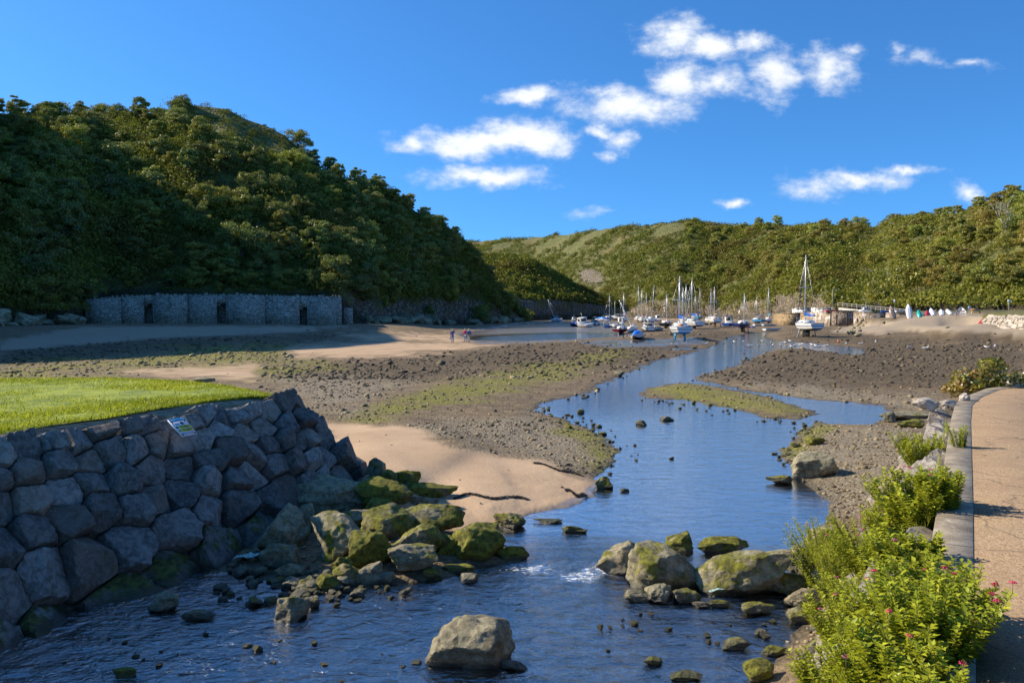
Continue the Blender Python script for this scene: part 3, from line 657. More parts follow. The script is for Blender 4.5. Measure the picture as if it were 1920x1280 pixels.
# scrub, too dense to count: one mesh for each hill
def scrub(name, hill, n, c0, c1, t0, t1, size, card, ncard, seed, label, skip=None, tmin_rock=True, lowp=1.0, tones=(0, 1), up=0.0):
    rs = np.random.RandomState(seed)
    c = rs.uniform(c0, c1, n); t = t0 + (t1 - t0) * rs.uniform(0, 1, n) ** lowp
    X, Y, Z = hill.z(c, t)
    if skip is not None:
        k = ~skip(c, t, X, Y, Z); c, t, X, Y, Z = c[k], t[k], X[k], Y[k], Z[k]
    n = len(X); dist = Y / np.median(Y)
    patch = fbm(xy3(X, Y, 1 / 38.0, seed), 3); sc = size * rs.lognormal(0, .35, n) * np.clip(1 + 1.2 * patch, .5, 1.7)
    d = rs.normal(size=(n, ncard, 3)); d[..., 2] = np.abs(d[..., 2]) * .9 + .05; d /= np.linalg.norm(d, axis=2)[..., None]
    r = rs.uniform(.6, 1.05, (n, ncard, 1)) ** .5
    heath_ = (hill.g(4, c) < 3) & (t > .7); sc = np.where(heath_ & (up > 0), sc * .5, sc); Z = Z + np.where(heath_ | (t > .8), 0, up * rs.uniform(.2, 1.6, n))
    P_ = np.stack([X, Y, Z], 1)[:, None, :] + d * r * sc[:, None, None] * np.array([1, 1, .85])
    V, Fq = leaf_cards(P_.reshape(-1, 3), d.reshape(-1, 3), np.repeat(card * np.clip(sc / size, .6, 1.6), ncard), rs, .6)
    tone = np.clip(.45 + .9 * patch + rs.normal(0, .22, n), 0, 1); tone = np.repeat(tone, ncard) * .75 + rs.uniform(0, .25, n * ncard)
    tone = tones[0] + (tones[1] - tones[0]) * tone
    bp = fbm(xy3(X, Y, 1 / 24.0, seed + 30), 3); br = np.repeat(np.clip((bp - .05) * 2.6 + rs.normal(0, .2, n), 0, .9), ncard)
    col = np.repeat(np.stack([tone, br, tone, tone], 1), 4, 0)
    o = mesh_np(name, V, Fq, M['scrub'], col={'lc': col})
    return tag(o, label, 'undergrowth', None, 'stuff')
scrub('woodland_undergrowth', HL, 5200, -60, 990, .0, 1.0, 1.95, .36, 84, 3, 'dark undergrowth and heath between the trees of the left hill', skip=lambda c, t, X, Y, Z: ((c > 185) & (c < 655) & (Y < 170)) | ((c > 650) & (t * HL.g(3, c) < 2.0)), tones=(.0, .95), up=1.3)
scrub('headland_scrub', HS, 2600, 862, 1176, .0, 1.1, 1.5, .5, 40, 4, 'green and bracken brown scrub over the low headland', skip=lambda c, t, X, Y, Z: t * HS.g(3, c) < np.minimum(5, .5 * HS.g(3, c)))
scrub('hillside_scrub', HR, 11500, 845, 1600, .002, 1.02, 1.7, .5, 52, 5, 'olive green scrub and bracken over the far harbour hillside',
      skip=lambda c, t, X, Y, Z: ((t * HR.g(3, c) < .6 + 6 * fbm(xy3(X, Y, .07, 2), 3)) & (HR.g(5, c) > 3)) | (fbm(xy3(X, Y, .05, 77), 3) > .42 + t) | ((c < 1300) & (t > .62) & (fbm(xy3(X, Y, .03, 5), 3) >.16 - (t - .62) * .5)) | (np.hypot((c - 1110) / 24, (t - .3) / .09) + .4 * fbm(xy3(X, Y, .1, 9), 2) < .85))
scrub('hedge_scrub', HR, 3300, 1560, 1990, .0, 1.02, 1.35, .42, 46, 6, 'bright green bushes and brambles on the slope behind the boat park', tones=(.1, 1.15))
# ================= boulder wall under the lawn
def stone_wall(root, A, B, topA, s0, s1f, rows, seed, mat, front=(.1, .34), sub=4, tone=None, gap=.012, sl=None, wmul=(.8, 1.5), name='stone'):
    """a battered face of big stones: A, B on the foot line, topA on the top line"""
    rs = np.random.RandomState(seed); A = Vector(A); B = Vector(B)
    e1 = Vector((B.x - A.x, B.y - A.y, 0)).normalized(); nh = Vector((e1.y, -e1.x, 0))
    if nh.dot(Vector((0, 0, 0)) - A) < 0 or seed == 62: nh = -nh
    b = (Vector(topA) - A).dot(nh); e2 = Vector((nh.x * b, nh.y * b, topA[2] - A.z)); sl = e2.length; e2.normalize(); n3 = e1.cross(e2)
    if n3.dot(nh) < 0: n3 = -n3
    pts = []
    t = -.35
    for r, h in enumerate(rows):
        tc_ = t + h / 2
        if tc_ > sl - .14: break
        s = s0 + rs.uniform(0, .6); send = s1f(min(max(tc_ / sl, 0), 1))
        while s < send:
            wd = h * rs.uniform(*wmul); pts.append((s + wd / 2, tc_ + rs.uniform(-.3, .3) * h)); s += wd
        t += h
    pts = np.array(pts)
    for p in pts: pass
    out = []
    for i, p in enumerate(pts):
        dd = pts - p; L = np.hypot(dd[:, 0], dd[:, 1]); nb = np.argsort(L)[1:13]
        nr = []; ds = []
        for j in nb:
            v = np.array([dd[j, 0], dd[j, 1], 0.0]) / L[j]; v[2] = rs.uniform(-.02, .14); v /= np.linalg.norm(v); nr.append(v); ds.append(L[j] / 2 * 1.0 - gap)
        h = np.median(ds); zt = sl - p[1] - .12 + rs.uniform(-.12, .1)
        nr.append(np.array([0, 1, .12])); ds.append(max(.1, zt)); nr.append(np.array([0, -1, 0.1])); ds.append(p[1] + .6)
        e = s1f(min(max(p[1] / sl, 0), 1)) - p[0]; nr.append(np.array([1, 0, 0.1])); ds.append(max(.12, e + .3)); nr.append(np.array([-1, 0, .1])); ds.append(1.1)
        fr = rs.uniform(*front); v = np.array([rs.uniform(-.5, .5), rs.uniform(-.35, .5), 1.0]); v /= np.linalg.norm(v); nr.append(v); ds.append(fr)
        v = np.array([rs.uniform(-.8, .8), rs.uniform(-.8, .8), 1.0]); v /= np.linalg.norm(v); nr.append(v); ds.append(fr * rs.uniform(1.0, 1.25))
        nr.append(np.array([0, 0, -1.0])); ds.append(.5)
        for k in range(2):
            w = rs.uniform(0, 6.28); v = np.array([math.cos(w), math.sin(w), rs.uniform(.5, 1.1)]); v /= np.linalg.norm(v); nr.append(v); ds.append(max(fr, h) * rs.uniform(.85, 1.1))
        V, Fc = poly_rock(seed * 7 + i, nr, ds, sub, 90, .02, 2.4, warp=.07)
        W = V[:, :1] * np.array(e1)[None] + V[:, 1:2] * np.array(e2)[None] + V[:, 2:] * np.array(n3)[None]
        loc = A + e1 * p[0] + e2 * p[1]
        o = mesh_np(name, W, Fc, mat, root, smooth=True); o.location = loc
        o.color = tone(rs, p[1] / sl) if tone else (.3, .2, .5, 1); out.append(o)
    for o in out:
        me = o.data
        if hasattr(me, 'set_sharp_from_angle'): me.set_sharp_from_angle(angle=math.radians(32))
    return e1, e2, n3, nh, sl
WA, WB, WTA, WTB = G(0, 1212, -.05), G(705, 912, .3), G(0, 815, 2.6), G(550, 740, 2.6)
bw = empty('boulder_wall', (0, 0, 0), label='dark grey dry boulder wall holding up the bright green lawn', cat='wall')
_e1 = Vector((WB.x - WA.x, WB.y - WA.y, 0)).normalized()
sB = (WB - WA).dot(_e1); sTop = (WTB - WA).dot(_e1)
def s_end(u): return sB + (sTop - sB) * u + .1
def tone_l(rs, u):
    g = rs.random_sample(); return (max(0, .42 - u * .6) + rs.uniform(0, .18), .75 if g < .16 else rs.uniform(0, .35), rs.choice([rs.uniform(.02, .25), rs.uniform(.25, .7)]), 1)
_w = stone_wall(bw, WA, WB, WTA, -3.2, s_end, (.88, .62, .55, .5, .46, .42, .38, .36), 21, M['wallrock'], tone=tone_l, sub=4)
# the earth behind the stones and the lawn on it
n_in = -_w[3]
mb = MB()
cA, cB = WA + _e1 * -4 + n_in * .25, WA + _e1 * (sB - .25) + n_in * .3
cTA, cTB = WTA + _e1 * -4 + n_in * .12, WTB + n_in * .18 - _e1 * .2
b1, b2 = Vector((-30, 20, 0)), G(500, 735, 2.6) + Vector((-.4, .5, 0))
V = [(cA.x, cA.y, -.4), (cB.x, cB.y, -.2), (b2.x + 1.3, b2.y + 1.0, -.2), (-31, 23, -.2), (-31, 3, -.2),
     (cTA.x, cTA.y, 2.5), (cTB.x, cTB.y, 2.53), (b2.x, b2.y, 2.53), (-30, 21.0, 2.5), (-30, 5, 2.5)]
mb.add(V, [(5, 6, 7, 8, 9), (0, 1, 6, 5), (1, 2, 7, 6), (2, 3, 8, 7), (3, 4, 9, 8), (4, 0, 5, 9)])
mb.build('earth_core', M['soil'], bw)
def resample(pl, n):
    P_ = np.array([[*p] for p in pl], float); d = np.concatenate([[0], np.cumsum(np.hypot(*(P_[1:, :2] - P_[:-1, :2]).T))]); u = np.linspace(0, d[-1], n)
    return np.stack([np.interp(u, d, P_[:, k]) for k in range(P_.shape[1])], 1)
LF = resample([G(a, b, 2.6) for a, b in [(-1300, 1330), (-700, 1015), (-300, 876), (0, 806), (100, 790), (200, 779), (310, 760), (400, 748), (470, 742), (515, 743)]], 150)
LB = resample([G(a, b, 2.6) for a, b in [(-1300, 712), (-300, 707), (0, 707), (200, 706), (350, 712), (430, 722), (480, 733), (520, 742)]], 150)
nu = 46; us = np.linspace(0, 1, nu)[:, None, None]
LP = LF[None] * (1 - us) + LB[None] * us
LP[..., 2] = 2.565 + .05 * fbm(xy3(LP[..., 0].ravel(), LP[..., 1].ravel(), .5), 3).reshape(LP.shape[:2]) + .03 * np.sin(np.pi * us[..., 0])
LP[0, :, 2] -= .03; LP[-1, :, 2] -= .08
i = np.arange((nu - 1) * 149); r, c = i // 149, i % 149
m, nt, out = newmat('lawn_turf'); p = nd(nt, 'NewGeometry').outputs['Position']
pbsdf(nt, out, Base_Color=mixc(nt, mr(nt, noi(nt, p, 1.6, 6, .65), .35, .65), (.12, .17, .012), (.28, .32, .02)), Roughness=.95); M['turf'] = m
tag(mesh_np('lawn', LP.reshape(-1, 3), np.stack([r * 150 + c, r * 150 + c + 1, (r + 1) * 150 + c + 1, (r + 1) * 150 + c], 1), M['turf'], smooth=True), kind='structure')
def grass(name, n, sampler, h, label, seed, wd=.011):
    rs = np.random.RandomState(seed); P_ = sampler(rs, n); n = len(P_)
    w = rs.uniform(0, 6.283, n); hh = h * rs.lognormal(0, .35, n); ln = rs.uniform(.1, .8, n) * hh
    a = np.stack([np.cos(w), np.sin(w), 0 * w], 1) * (wd * rs.uniform(.6, 1.4, n))[:, None]; b = np.stack([-np.sin(w), np.cos(w), 0 * w], 1)
    tip = P_ + b * ln[:, None] + np.array([0, 0, 1]) * hh[:, None]; mid = P_ + b * (ln * .3)[:, None] + np.array([0, 0, 1]) * (hh * .6)[:, None]
    V = np.stack([P_ - a, P_ + a, mid + a * .7, tip, mid - a * .7], 1).reshape(-1, 3); k = np.arange(n)[:, None] * 5
    pt = fbm(xy3(P_[:, 0], P_[:, 1], .9, seed), 3) + .8 * fbm(xy3(P_[:, 0], P_[:, 1], .25, seed), 2)
    tone = np.clip(.5 + .8 * pt + rs.normal(0, .25, n), 0, 1); br = np.where(rs.uniform(0, 1, n) < .06, .6, 0.0)
    col = np.repeat(np.stack([tone, br, tone, tone], 1), 5, 0)
    o = mesh_np(name, V, [k + np.array([[0, 1, 2, 4]]), k + np.array([[4, 2, 3]])], M['grass'], col={'lc': col})
    return tag(o, label, 'grass', None, 'stuff')
def samp_lawn(rs, n):
    u = rs.uniform(-.012, 1, n); s = rs.uniform(.12, 1, n) * 149; i = np.minimum(s.astype(int), 148); f = (s - i)[:, None]
    a = LF[i] * (1 - f) + LF[i + 1] * f; b = LB[i] * (1 - f) + LB[i + 1] * f; p = a * (1 - u[:, None]) + b * u[:, None]; p[:, 2] = 2.56
    px, _ = PX(p[:, 0], p[:, 1], p[:, 2]); return p[px > -420]
grass('lawn_grass', 130000, samp_lawn, .042, 'bright sunlit grass blades of the lawn above the boulder wall', 3)

# ================= path on the right, its kerb and stone bank
PB = [G(a, b, 2.3) for a, b in [(1845, 3400), (1832, 1280), (1828, 1100), (1826, 950), (1823, 850), (1821, 790), (1824, 759), (1842, 744), (1876, 730), (1935, 722), (2050, 716)]]
PBr = resample(PB, 60)
tg = np.gradient(PBr[:, :2], axis=0); tg /= np.linalg.norm(tg, axis=1)[:, None]; nl = np.stack([-tg[:, 1], tg[:, 0]], 1)
def off(d, z): q = PBr.copy(); q[:, :2] += nl * d; q[:, 2] = z; return q
def strip(name, rowsL, mat, parent=None, smooth=False):
    n = len(rowsL[0]); V = np.concatenate(rowsL); k = len(rowsL); i = np.arange((k - 1) * (n - 1)); r, c = i // (n - 1), i % (n - 1)
    return mesh_np(name, V, np.stack([r * n + c, (r + 1) * n + c, (r + 1) * n + c + 1, r * n + c + 1], 1), mat, parent, smooth)
tag(strip('path', [off(.004, 2.1), off(.004, 2.3), off(-1.2, 2.302), off(-4.5, 2.3), off(-4.6, 0)], M['path']), kind='structure')
kb_ = strip('kerb', [off(.37, 1.7), off(.37, 2.29), off(.355, 2.308), off(.012, 2.308), off(.006, 2.303), off(.006, 2.1)], M['kerb']); tag(kb_, kind='structure')
kd = np.concatenate([[0], np.cumsum(np.hypot(*np.diff(PBr[:, :2], axis=0).T))]); ka_ = kb_.data.attributes.new('ku', 'FLOAT', 'POINT'); ka_.data.foreach_set('value', np.tile(kd, 6).astype(np.float32))
rb = empty('stone_bank', (0, 0, 0), label='sloping bank of pale stone blocks holding up the path and kerb', cat='wall')
strip('earth_core', [off(.33, 2.2), off(.8, 1.3), off(1.35, .35), off(1.6, -.4)], M['soil'], rb)
ka, kb = off(.36, 2.3)[6], off(.36, 2.3)[40]
dirv = (Vector(kb) - Vector(ka)).normalized(); nout = Vector((-dirv.y, dirv.x, 0))
ta = Vector(off(.4, 2.28)[2]); fa = Vector((ta.x, ta.y, 0)) + nout * 1.25 + Vector((0, 0, .1))
lenb = (Vector(PB[6]) - ta).length
def tone_r(rs, u): return (.05 + max(0, .35 - u * .8), rs.uniform(0, .25) if rs.random_sample() < .75 else .6, rs.uniform(.22, .5), 1)
stone_wall(rb, fa, fa + dirv, ta, 4.6, lambda u: lenb + .3, (.85, .7, .62, .55), 62, M['palerock'], front=(.1, .24), tone=tone_r, sub=4, wmul=(1.0, 1.9))

# ================= loose rocks: position in the photograph, base height, size, look
RS = random.Random(4)
def rock(name, px, py, w, h, label, z=None, moss=.4, warm=.15, light=.5, seed=None, dep=.85, boxy=.5, mat='rock', sub=5, sink=.25, amp=.05, group=None, cat='rock', strata=0.0, rz=None):
    p = on_ground(px, py) if z is None else G(px, py, z)
    D = p.y; W = w * D / F; Hh = h * D / F * .87; dp = W * dep if w < 2.2 * h else max(W * .5, Hh)
    seed = seed if seed is not None else RS.randrange(9999)
    V, Fc = boulder(seed, (W, dp, Hh * (1 + sink)), sub, amp, boxy, strata=strata)
    o = mesh_np(name, V, Fc, M[mat], smooth=True)
    o.data.set_sharp_from_angle(angle=math.radians(35))
    o.location = (p.x, p.y + dp * .45, p.z - Hh * sink); o.color = (min(1, moss * 1.1), warm, light * .9, 1)
    if rz is not None: o.rotation_euler = (0, 0, rz)
    return tag(o, label, cat, group)
G1 = 'boulders tumbled below the wall corner'
for a in [
 (580, 968, 200, 72, 'long pale boulder half in the shadow of the wall, topmost at its foot', .33, .2, .62, 3, .5),
 (508, 1036, 98, 88, 'big grey green boulder nearest the wall foot, left end of the heap', .35, .1, .55, 5, .85),
 (571, 1000, 40, 58, 'small upright stone wedged below the long pale boulder', .4, .1, .5, 6, .8),
 (553, 1026, 48, 42, 'small wedge stone between the big grey boulder and the split mossy boulder', .35, .1, .45, 8, .8),
 (620, 1052, 90, 90, 'large split boulder with mossy shoulders in the middle of the heap', .5, .2, .58, 9, .8),
 (672, 1000, 74, 46, 'boulder leaning behind the split one below the bright mossy knob', .42, .1, .5, 12, .7),
 (692, 1068, 76, 76, 'bright yellow green mossy boulder standing before the heap', .8, .1, .55, 13, .8),
 (712, 968, 58, 30, 'little bright mossy knob on top of the heap by the sand', .85, .1, .55, 14, .8),
 (732, 1016, 108, 62, 'mossy boulder with rough pale top beside the largest mossy one', .66, .1, .55, 15, .8),
 (800, 1006, 122, 60, 'largest mossy boulder of the heap next to the sand', .7, .15, .6, 17, .7),
 (782, 1046, 94, 62, 'sloping boulder with moss stripes below the largest mossy one', .68, .1, .55, 18, .8),
 (772, 1084, 86, 66, 'smooth olive boulder at the front edge of the heap', .42, .25, .62, 19, .8),
 (848, 1042, 50, 38, 'small mossy boulder between the sloping one and the dark end boulder', .7, .1, .5, 20, .8),
 (895, 1054, 94, 72, 'dark mossy boulder at the stream end of the heap', .78, .1, .42, 22, .8),
 (960, 1052, 60, 30, 'low dark weed covered rock reaching furthest into the stream', .9, 0, .2, 23, .8),
 (712, 952, 112, 58, 'dark boulder with green weed at the foot of the wall corner', .85, 0, .25, 25, .6),
 (702, 896, 34, 40, 'dark upright stone at the wall corner beside the sand', .6, 0, .3, 26, .8),
 (724, 908, 34, 28, 'round mossy stone at the wall corner beside the sand', .8, 0, .4, 27, .8),
 (758, 908, 52, 28, 'dark mossy hump on the sand behind the heap', .85, 0, .4, 28, .8),
 (804, 934, 96, 28, 'flat brown and green rock lying on the sand behind the heap', .75, .3, .45, 29, .7),
 (790, 950, 64, 22, 'flat dark slab between the heap and the sand', .15, .05, .35, 31, .9),
 (520, 1068, 72, 50, 'dark leaning stone in the shadow below the big grey boulder', .35, 0, .3, 33, .7),
 (540, 1085, 50, 28, 'dark wedge of stone at the water side of the shadow', .35, 0, .3, 34, .7),
 (640, 1088, 40, 44, 'small mossy pyramid stone before the split boulder', .8, .1, .5, 36, .8),
 (690, 1098, 52, 42, 'pointed stone with a flat face at the front of the heap', .35, .2, .55, 37, .8),
 (722, 1098, 34, 26, 'small dark stone beside the pointed stone', .3, .1, .35, 38, .8),
 (610, 1108, 44, 32, 'rounded mossy stone at the water edge before the heap', .7, .2, .45, 39, .8),
 (648, 1098, 50, 40, 'reddish stone with moss at the water edge', .55, .6, .5, 40, .8),
 (575, 1112, 40, 26, 'dark stone at the water edge left of the reddish stone', .4, 0, .3, 41, .8),
 (545, 1108, 40, 24, 'dark flat stone at the water edge in the shadow', .3, 0, .3, 42, .8),
 (860, 1078, 60, 18, 'flat weed covered stone at the rapid below the dark end boulder', .8, .1, .5, 43, .8),
 (812, 1088, 34, 22, 'small dark stone right of the smooth olive boulder', .6, .1, .4, 44, .8),
 (880, 1094, 30, 18, 'small stone alone at the edge of the rapid', .3, .1, .5, 45, .8),
 (300, 1150, 56, 36, 'grey stone at the foot of the wall in the water', .2, .1, .4, 46, .8),
 (370, 1165, 60, 20, 'flat grey stone awash near the wall foot', .3, .1, .45, 47, .8)]:
    rock('boulder', a[0], a[1], a[2] * 1.16, a[3] * 1.05, a[4], moss=a[5], warm=a[6], light=a[7], seed=a[8], dep=a[9], group=G1)
for a in [
 (540, 1168, 68, 52, 'lone olive boulder standing in the water below the wall', .45, .25, .55, 158, .95),
 (880, 1260, 178, 98, 'large lone boulder in the middle of the stream at the front', .3, .25, .58, 51, .75),
 (962, 1258, 60, 16, 'low dark rock at the right foot of the large lone boulder', .3, .1, .2, 52, .7),
 (955, 992, 64, 30, 'pale rock with mossy foot at the end of the sand bank', .5, .2, .65, 53, .7),
 (1077, 999, 50, 14, 'flat bright mossy rock awash in the blue stream', .9, .1, .5, 54, .7),
 (1028, 982, 60, 7, 'thin dark strip of rock awash beside the sand bank', .5, 0, .3, 55, .7),
 (1133, 916, 34, 25, 'pointed mossy rock at the tip of the sand bank', .55, .2, .65, 56, .8),
 (1172, 922, 22, 7, 'tiny mossy rock beside the pointed one', .8, .1, .5, 57, .8),
 (1465, 908, 52, 19, 'dark flat rock in the stream near the right bank', .5, .2, .5, 58, .8),
 (1542, 896, 102, 52, 'large pale grey green boulder on the right gravel bank', .22, .1, .8, 59, .7),
 (1532, 835, 38, 18, 'dark mossy block on the gravel above the pale boulder', .6, .1, .35, 60, .8),
 (1716, 786, 110, 16, 'broad flat slab lying by the pool below the path', .3, .3, .55, 61, .7),
 (1672, 792, 26, 22, 'dark upright rock at the end of the blue pool', .3, 0, .3, 62, .8),
 (1700, 838, 44, 26, 'dark wedge of rock leaning on the stone bank', .3, 0, .3, 63, .8),
 (1715, 802, 60, 18, 'mossy flat rock against the far end of the stone bank', .6, .2, .5, 64, .8),
 (1252, 789, 28, 10, 'dark low rock in the middle of the wide stream', .4, 0, .25, 65, .8),
 (1204, 798, 22, 12, 'dark rock left of the middle of the wide stream', .4, 0, .25, 66, .8),
 (1260, 861, 12, 5, 'tiny mossy rock in the still middle of the stream', .8, 0, .4, 67, .8),
 (230, 1272, 50, 20, 'yellow mossy flat rock at the bottom left of the stream', .85, .2, .6, 68, .8),
 (640, 1016, 10, 5, 'small stone on top of the heap', .4, .1, .5, 69, .8),
 (380, 716, 44, 10, 'pale flat stone at the back edge of the lawn', .1, .3, .75, 70, .6),
 (180, 680, 12, 6, 'dark rock alone on the far weed left of the people', .2, 0, .1, 71, .8),
 (372, 654, 9, 6, 'dark rock alone on the shaded flats before the kilns', .2, 0, .1, 72, .8)]:
    rock('boulder', *a[:5], moss=a[5], warm=a[6], light=a[7], seed=a[8], dep=a[9], z=2.6 if a[0] == 380 else None)
G2 = 'boulders across the right side of the stream'
for a in [
 (1170, 1078, 98, 62, 'pale rounded boulder at the left end of the right row, moss at its water line', .42, .3, .75, 80, .8),
 (1260, 1110, 148, 90, 'broad sloping grey green boulder second from the left in the right row', .5, .2, .58, 81, .75),
 (1278, 1038, 56, 38, 'mossy boulder peeping over the broad sloping one', .68, .15, .62, 82, .8),
 (1360, 1040, 96, 34, 'boulder with a bright mossy end behind the biggest one', .66, .15, .55, 83, .7),
 (1404, 1120, 170, 102, 'biggest olive boulder of the right row with a cracked front', .52, .25, .62, 84, .75),
 (1504, 1084, 56, 66, 'tall pale boulder under the flowering plants', .4, .1, .62, 85, .8),
 (1482, 1120, 74, 48, 'small smooth mossy boulder leaning on the biggest one', .62, .2, .55, 86, .8),
 (1514, 1150, 64, 56, 'brown boulder under the plants at the end of the right row', .15, .5, .55, 87, .8),
 (1198, 1130, 50, 24, 'flat stone in the water before the broad boulder', .35, .2, .55, 88, .8),
 (1242, 1132, 54, 36, 'broken grey stone in the water before the broad boulder', .2, .2, .55, 89, .8),
 (1292, 1132, 54, 30, 'brown mossy stone before the gap of the right row', .45, .3, .45, 90, .8),
 (1318, 1140, 34, 12, 'thin round stone at the water edge before the right row', .2, .4, .6, 91, .8),
 (1425, 1156, 66, 26, 'low weedy stone before the biggest boulder', .5, .3, .45, 92, .8),
 (1350, 1140, 40, 16, 'weed covered stone under the scrap of netting', .6, .2, .35, 93, .8),
 (1382, 1218, 52, 22, 'grey stone with green foot alone in the water at the right', .4, .1, .5, 94, .8),
 (1430, 1194, 24, 14, 'small pale round stone near the right bank', .05, .1, .75, 95, .8),
 (1505, 1172, 44, 34, 'dark pitted rock at the foot of the bank', .4, .1, .3, 96, .8),
 (1432, 1282, 60, 40, 'mossy yellow rock at the very bottom by the bank', .75, .3, .5, 97, .8),
 (1455, 1232, 46, 20, 'mossy stone at the water edge of the sandy bank', .7, .3, .5, 98, .8),
 (1225, 1248, 38, 15, 'dark mossy stone in the stream near the bottom edge', .7, 0, .3, 99, .8),
 (1290, 1276, 60, 14, 'flat weedy stone at the bottom edge of the stream', .8, 0, .35, 100, .8)]:
    rock('boulder', a[0], a[1], a[2] * 1.08, a[3] * 1.0, a[4], moss=a[5], warm=a[6], light=a[7], seed=a[8], dep=a[9], group=G2)
rock('stone_slab', 1652, 956, 62, 100, 'tall ochre slab leaning on the bank below the plants', moss=0, warm=.9, light=.75, seed=7, dep=.5, boxy=1, amp=.02, mat='palerock').rotation_euler = (.25, .35, .2)
rock('stone_slab', 1668, 990, 34, 60, 'white slab beside the tall ochre one', moss=0, warm=0, light=1.0, seed=8, dep=.6, boxy=1, amp=.02, mat='palerock').rotation_euler = (.2, .3, .1)
rock('boulder', 1570, 1050, 90, 70, 'pale brown boulder half under the leftmost flowering plant', moss=.2, warm=.4, light=.65, seed=111)
for a in [(1812, 752, 22, 18, 'pointed pale stone on the kerb near the bush', 201), (1782, 760, 34, 12, 'flat grey stone set on the kerb', 202), (1745, 768, 46, 24, 'pale block at the far end of the stone bank', 203)]:
    rock('stone_block', *a[:5], z=2.3, moss=.05, warm=.3, light=.7, seed=a[5], mat='palerock', sub=4)

# mossy stones along the stream, copies of a few shapes
PROT = []
for k in range(7):
    V, Fc = boulder(300 + k, (1, .85, .5 + .04 * k), 3, .07)
    me = mesh_np('stone', V, Fc, M['rock'], smooth=True, link=False); me.set_sharp_from_angle(angle=math.radians(35)); PROT.append(me)
def pebble_stone(px, py, w, label, group, moss, light, warm=.1):
    p = on_ground(px, py); W = w * p.y / F
    o = link_me('stone', PROT[RS.randrange(7)]); o.location = (p.x, p.y, max(p.z, -.05) - W * .12); o.scale = (W, W, W * RS.uniform(.7, 1.1)); o.rotation_euler = (0, 0, RS.uniform(0, 6.3)); o.color = (moss, warm, light, 1)
    return tag(o, label, 'stone', group)
def along(pl, n, sp, wr, label, group, moss, light):
    q = resample([(a, b) for a, b in pl], 200)
    for k in range(n):
        a, b = q[RS.randrange(200)]; dy = RS.gauss(0, sp)
        pebble_stone(a + RS.gauss(0, sp * 2.2), b + dy, RS.lognormvariate(0, .4) * wr, label, group, RS.uniform(*moss), RS.uniform(*light))
along([(1000, 768), (1060, 785), (1100, 805), (1150, 830), (1160, 850), (1145, 868), (1130, 885)], 60, 8, 7, 'small mossy stone scattered along the left gravel edge of the stream', 'mossy stones at the left gravel edge', (.5, .9), (.3, .6))
along([(1020, 768), (1080, 750), (1120, 728), (1190, 692)], 18, 4, 6, 'small dark stone at the upper left edge of the stream', 'dark stones at the upper stream edge', (.1, .5), (.1, .4))
along([(1210, 748), (1300, 760), (1380, 775), (1460, 792), (1510, 808)], 34, 4, 6, 'small mossy stone along the near edge of the green gravel island', 'mossy stones round the gravel island', (.5, .9), (.3, .6))
along([(1540, 797), (1500, 812), (1480, 840), (1475, 860), (1495, 880)], 38, 6, 8, 'mossy stone at the water edge of the right gravel bank', 'mossy stones at the right bank', (.4, .9), (.25, .55))
along([(420, 1120), (520, 1115), (640, 1120), (730, 1108), (560, 1098)], 60, 10, 18, 'small dark stone in the shallows below the heap of boulders', 'stones in the shallows below the heap', (.2, .8), (.2, .55))
along([(150, 1230), (400, 1200), (620, 1230), (780, 1275)], 20, 22, 11, 'little weedy stone breaking the water at the bottom left', 'weedy stones at the bottom left', (.4, .95), (.25, .6))
along([(1100, 1180), (1250, 1180), (1400, 1170), (1350, 1230)], 18, 20, 11, 'little weedy stone breaking the water at the bottom right', 'weedy stones at the bottom right', (.4, .95), (.2, .55))
along([(420, 1060), (470, 1090), (540, 1100), (700, 1100), (480, 1050)], 40, 7, 20, 'broken stone lying in the shadow between wall and heap', 'broken stones in the shadow of the wall', (.1, .4), (.2, .5))
# shore rocks far left and below the hill
for k in range(46):
    px = RS.uniform(-40, 150) if k < 16 else RS.uniform(650, 985); py = np.interp(px, [-40, 150, 650, 800, 985], [612, 603, 607, 606, 601]) - RS.uniform(-3, 5)
    Yq = float(HL.g(0, px)) + RS.uniform(-4, 3); p = AT(px, py, Yq); V = RS.uniform(2.0, 5.0)
    o = link_me('shore_rock', PROT[k % 7]); zg = gz(p.x, p.y); o.location = (p.x, p.y, zg - .4); o.scale = (V * 1.3, V, V * RS.uniform(.7, 1.3)); o.rotation_euler = (RS.uniform(-.3, .3), RS.uniform(-.3, .3), RS.uniform(0, 6)); o.color = (.05, .1, RS.uniform(.25, .8), 1)
    tag(o, 'blue grey shore rock at the foot of the hill left of the kilns' if px < 200 else 'dark rock with white lichen along the shore right of the kilns', 'rock', 'shore rocks under the left hill')
# rubble slope at the end of the quay
for k in range(110):
    px = RS.gauss(1635, 42); f = RS.random(); py = np.interp(px, [1560, 1640, 1720], [626, 600, 614]) + f * 22
    if py > 634: continue
    p = on_ground(px, py); V = RS.uniform(.4, 1.15)
    o = link_me('rubble_stone', PROT[k % 7]); o.location = (p.x, p.y, p.z - .1 + .5 * (1 - f) * RS.random()); o.scale = (V, V, V * 1.2); o.rotation_euler = (RS.uniform(-.4, .4), RS.uniform(-.4, .4), RS.uniform(0, 6)); o.color = (.25, .3, RS.uniform(.3, .75), 1)
    tag(o, 'brown stone of the rubble slope at the end of the quay', 'stone', 'rubble at the end of the quay')

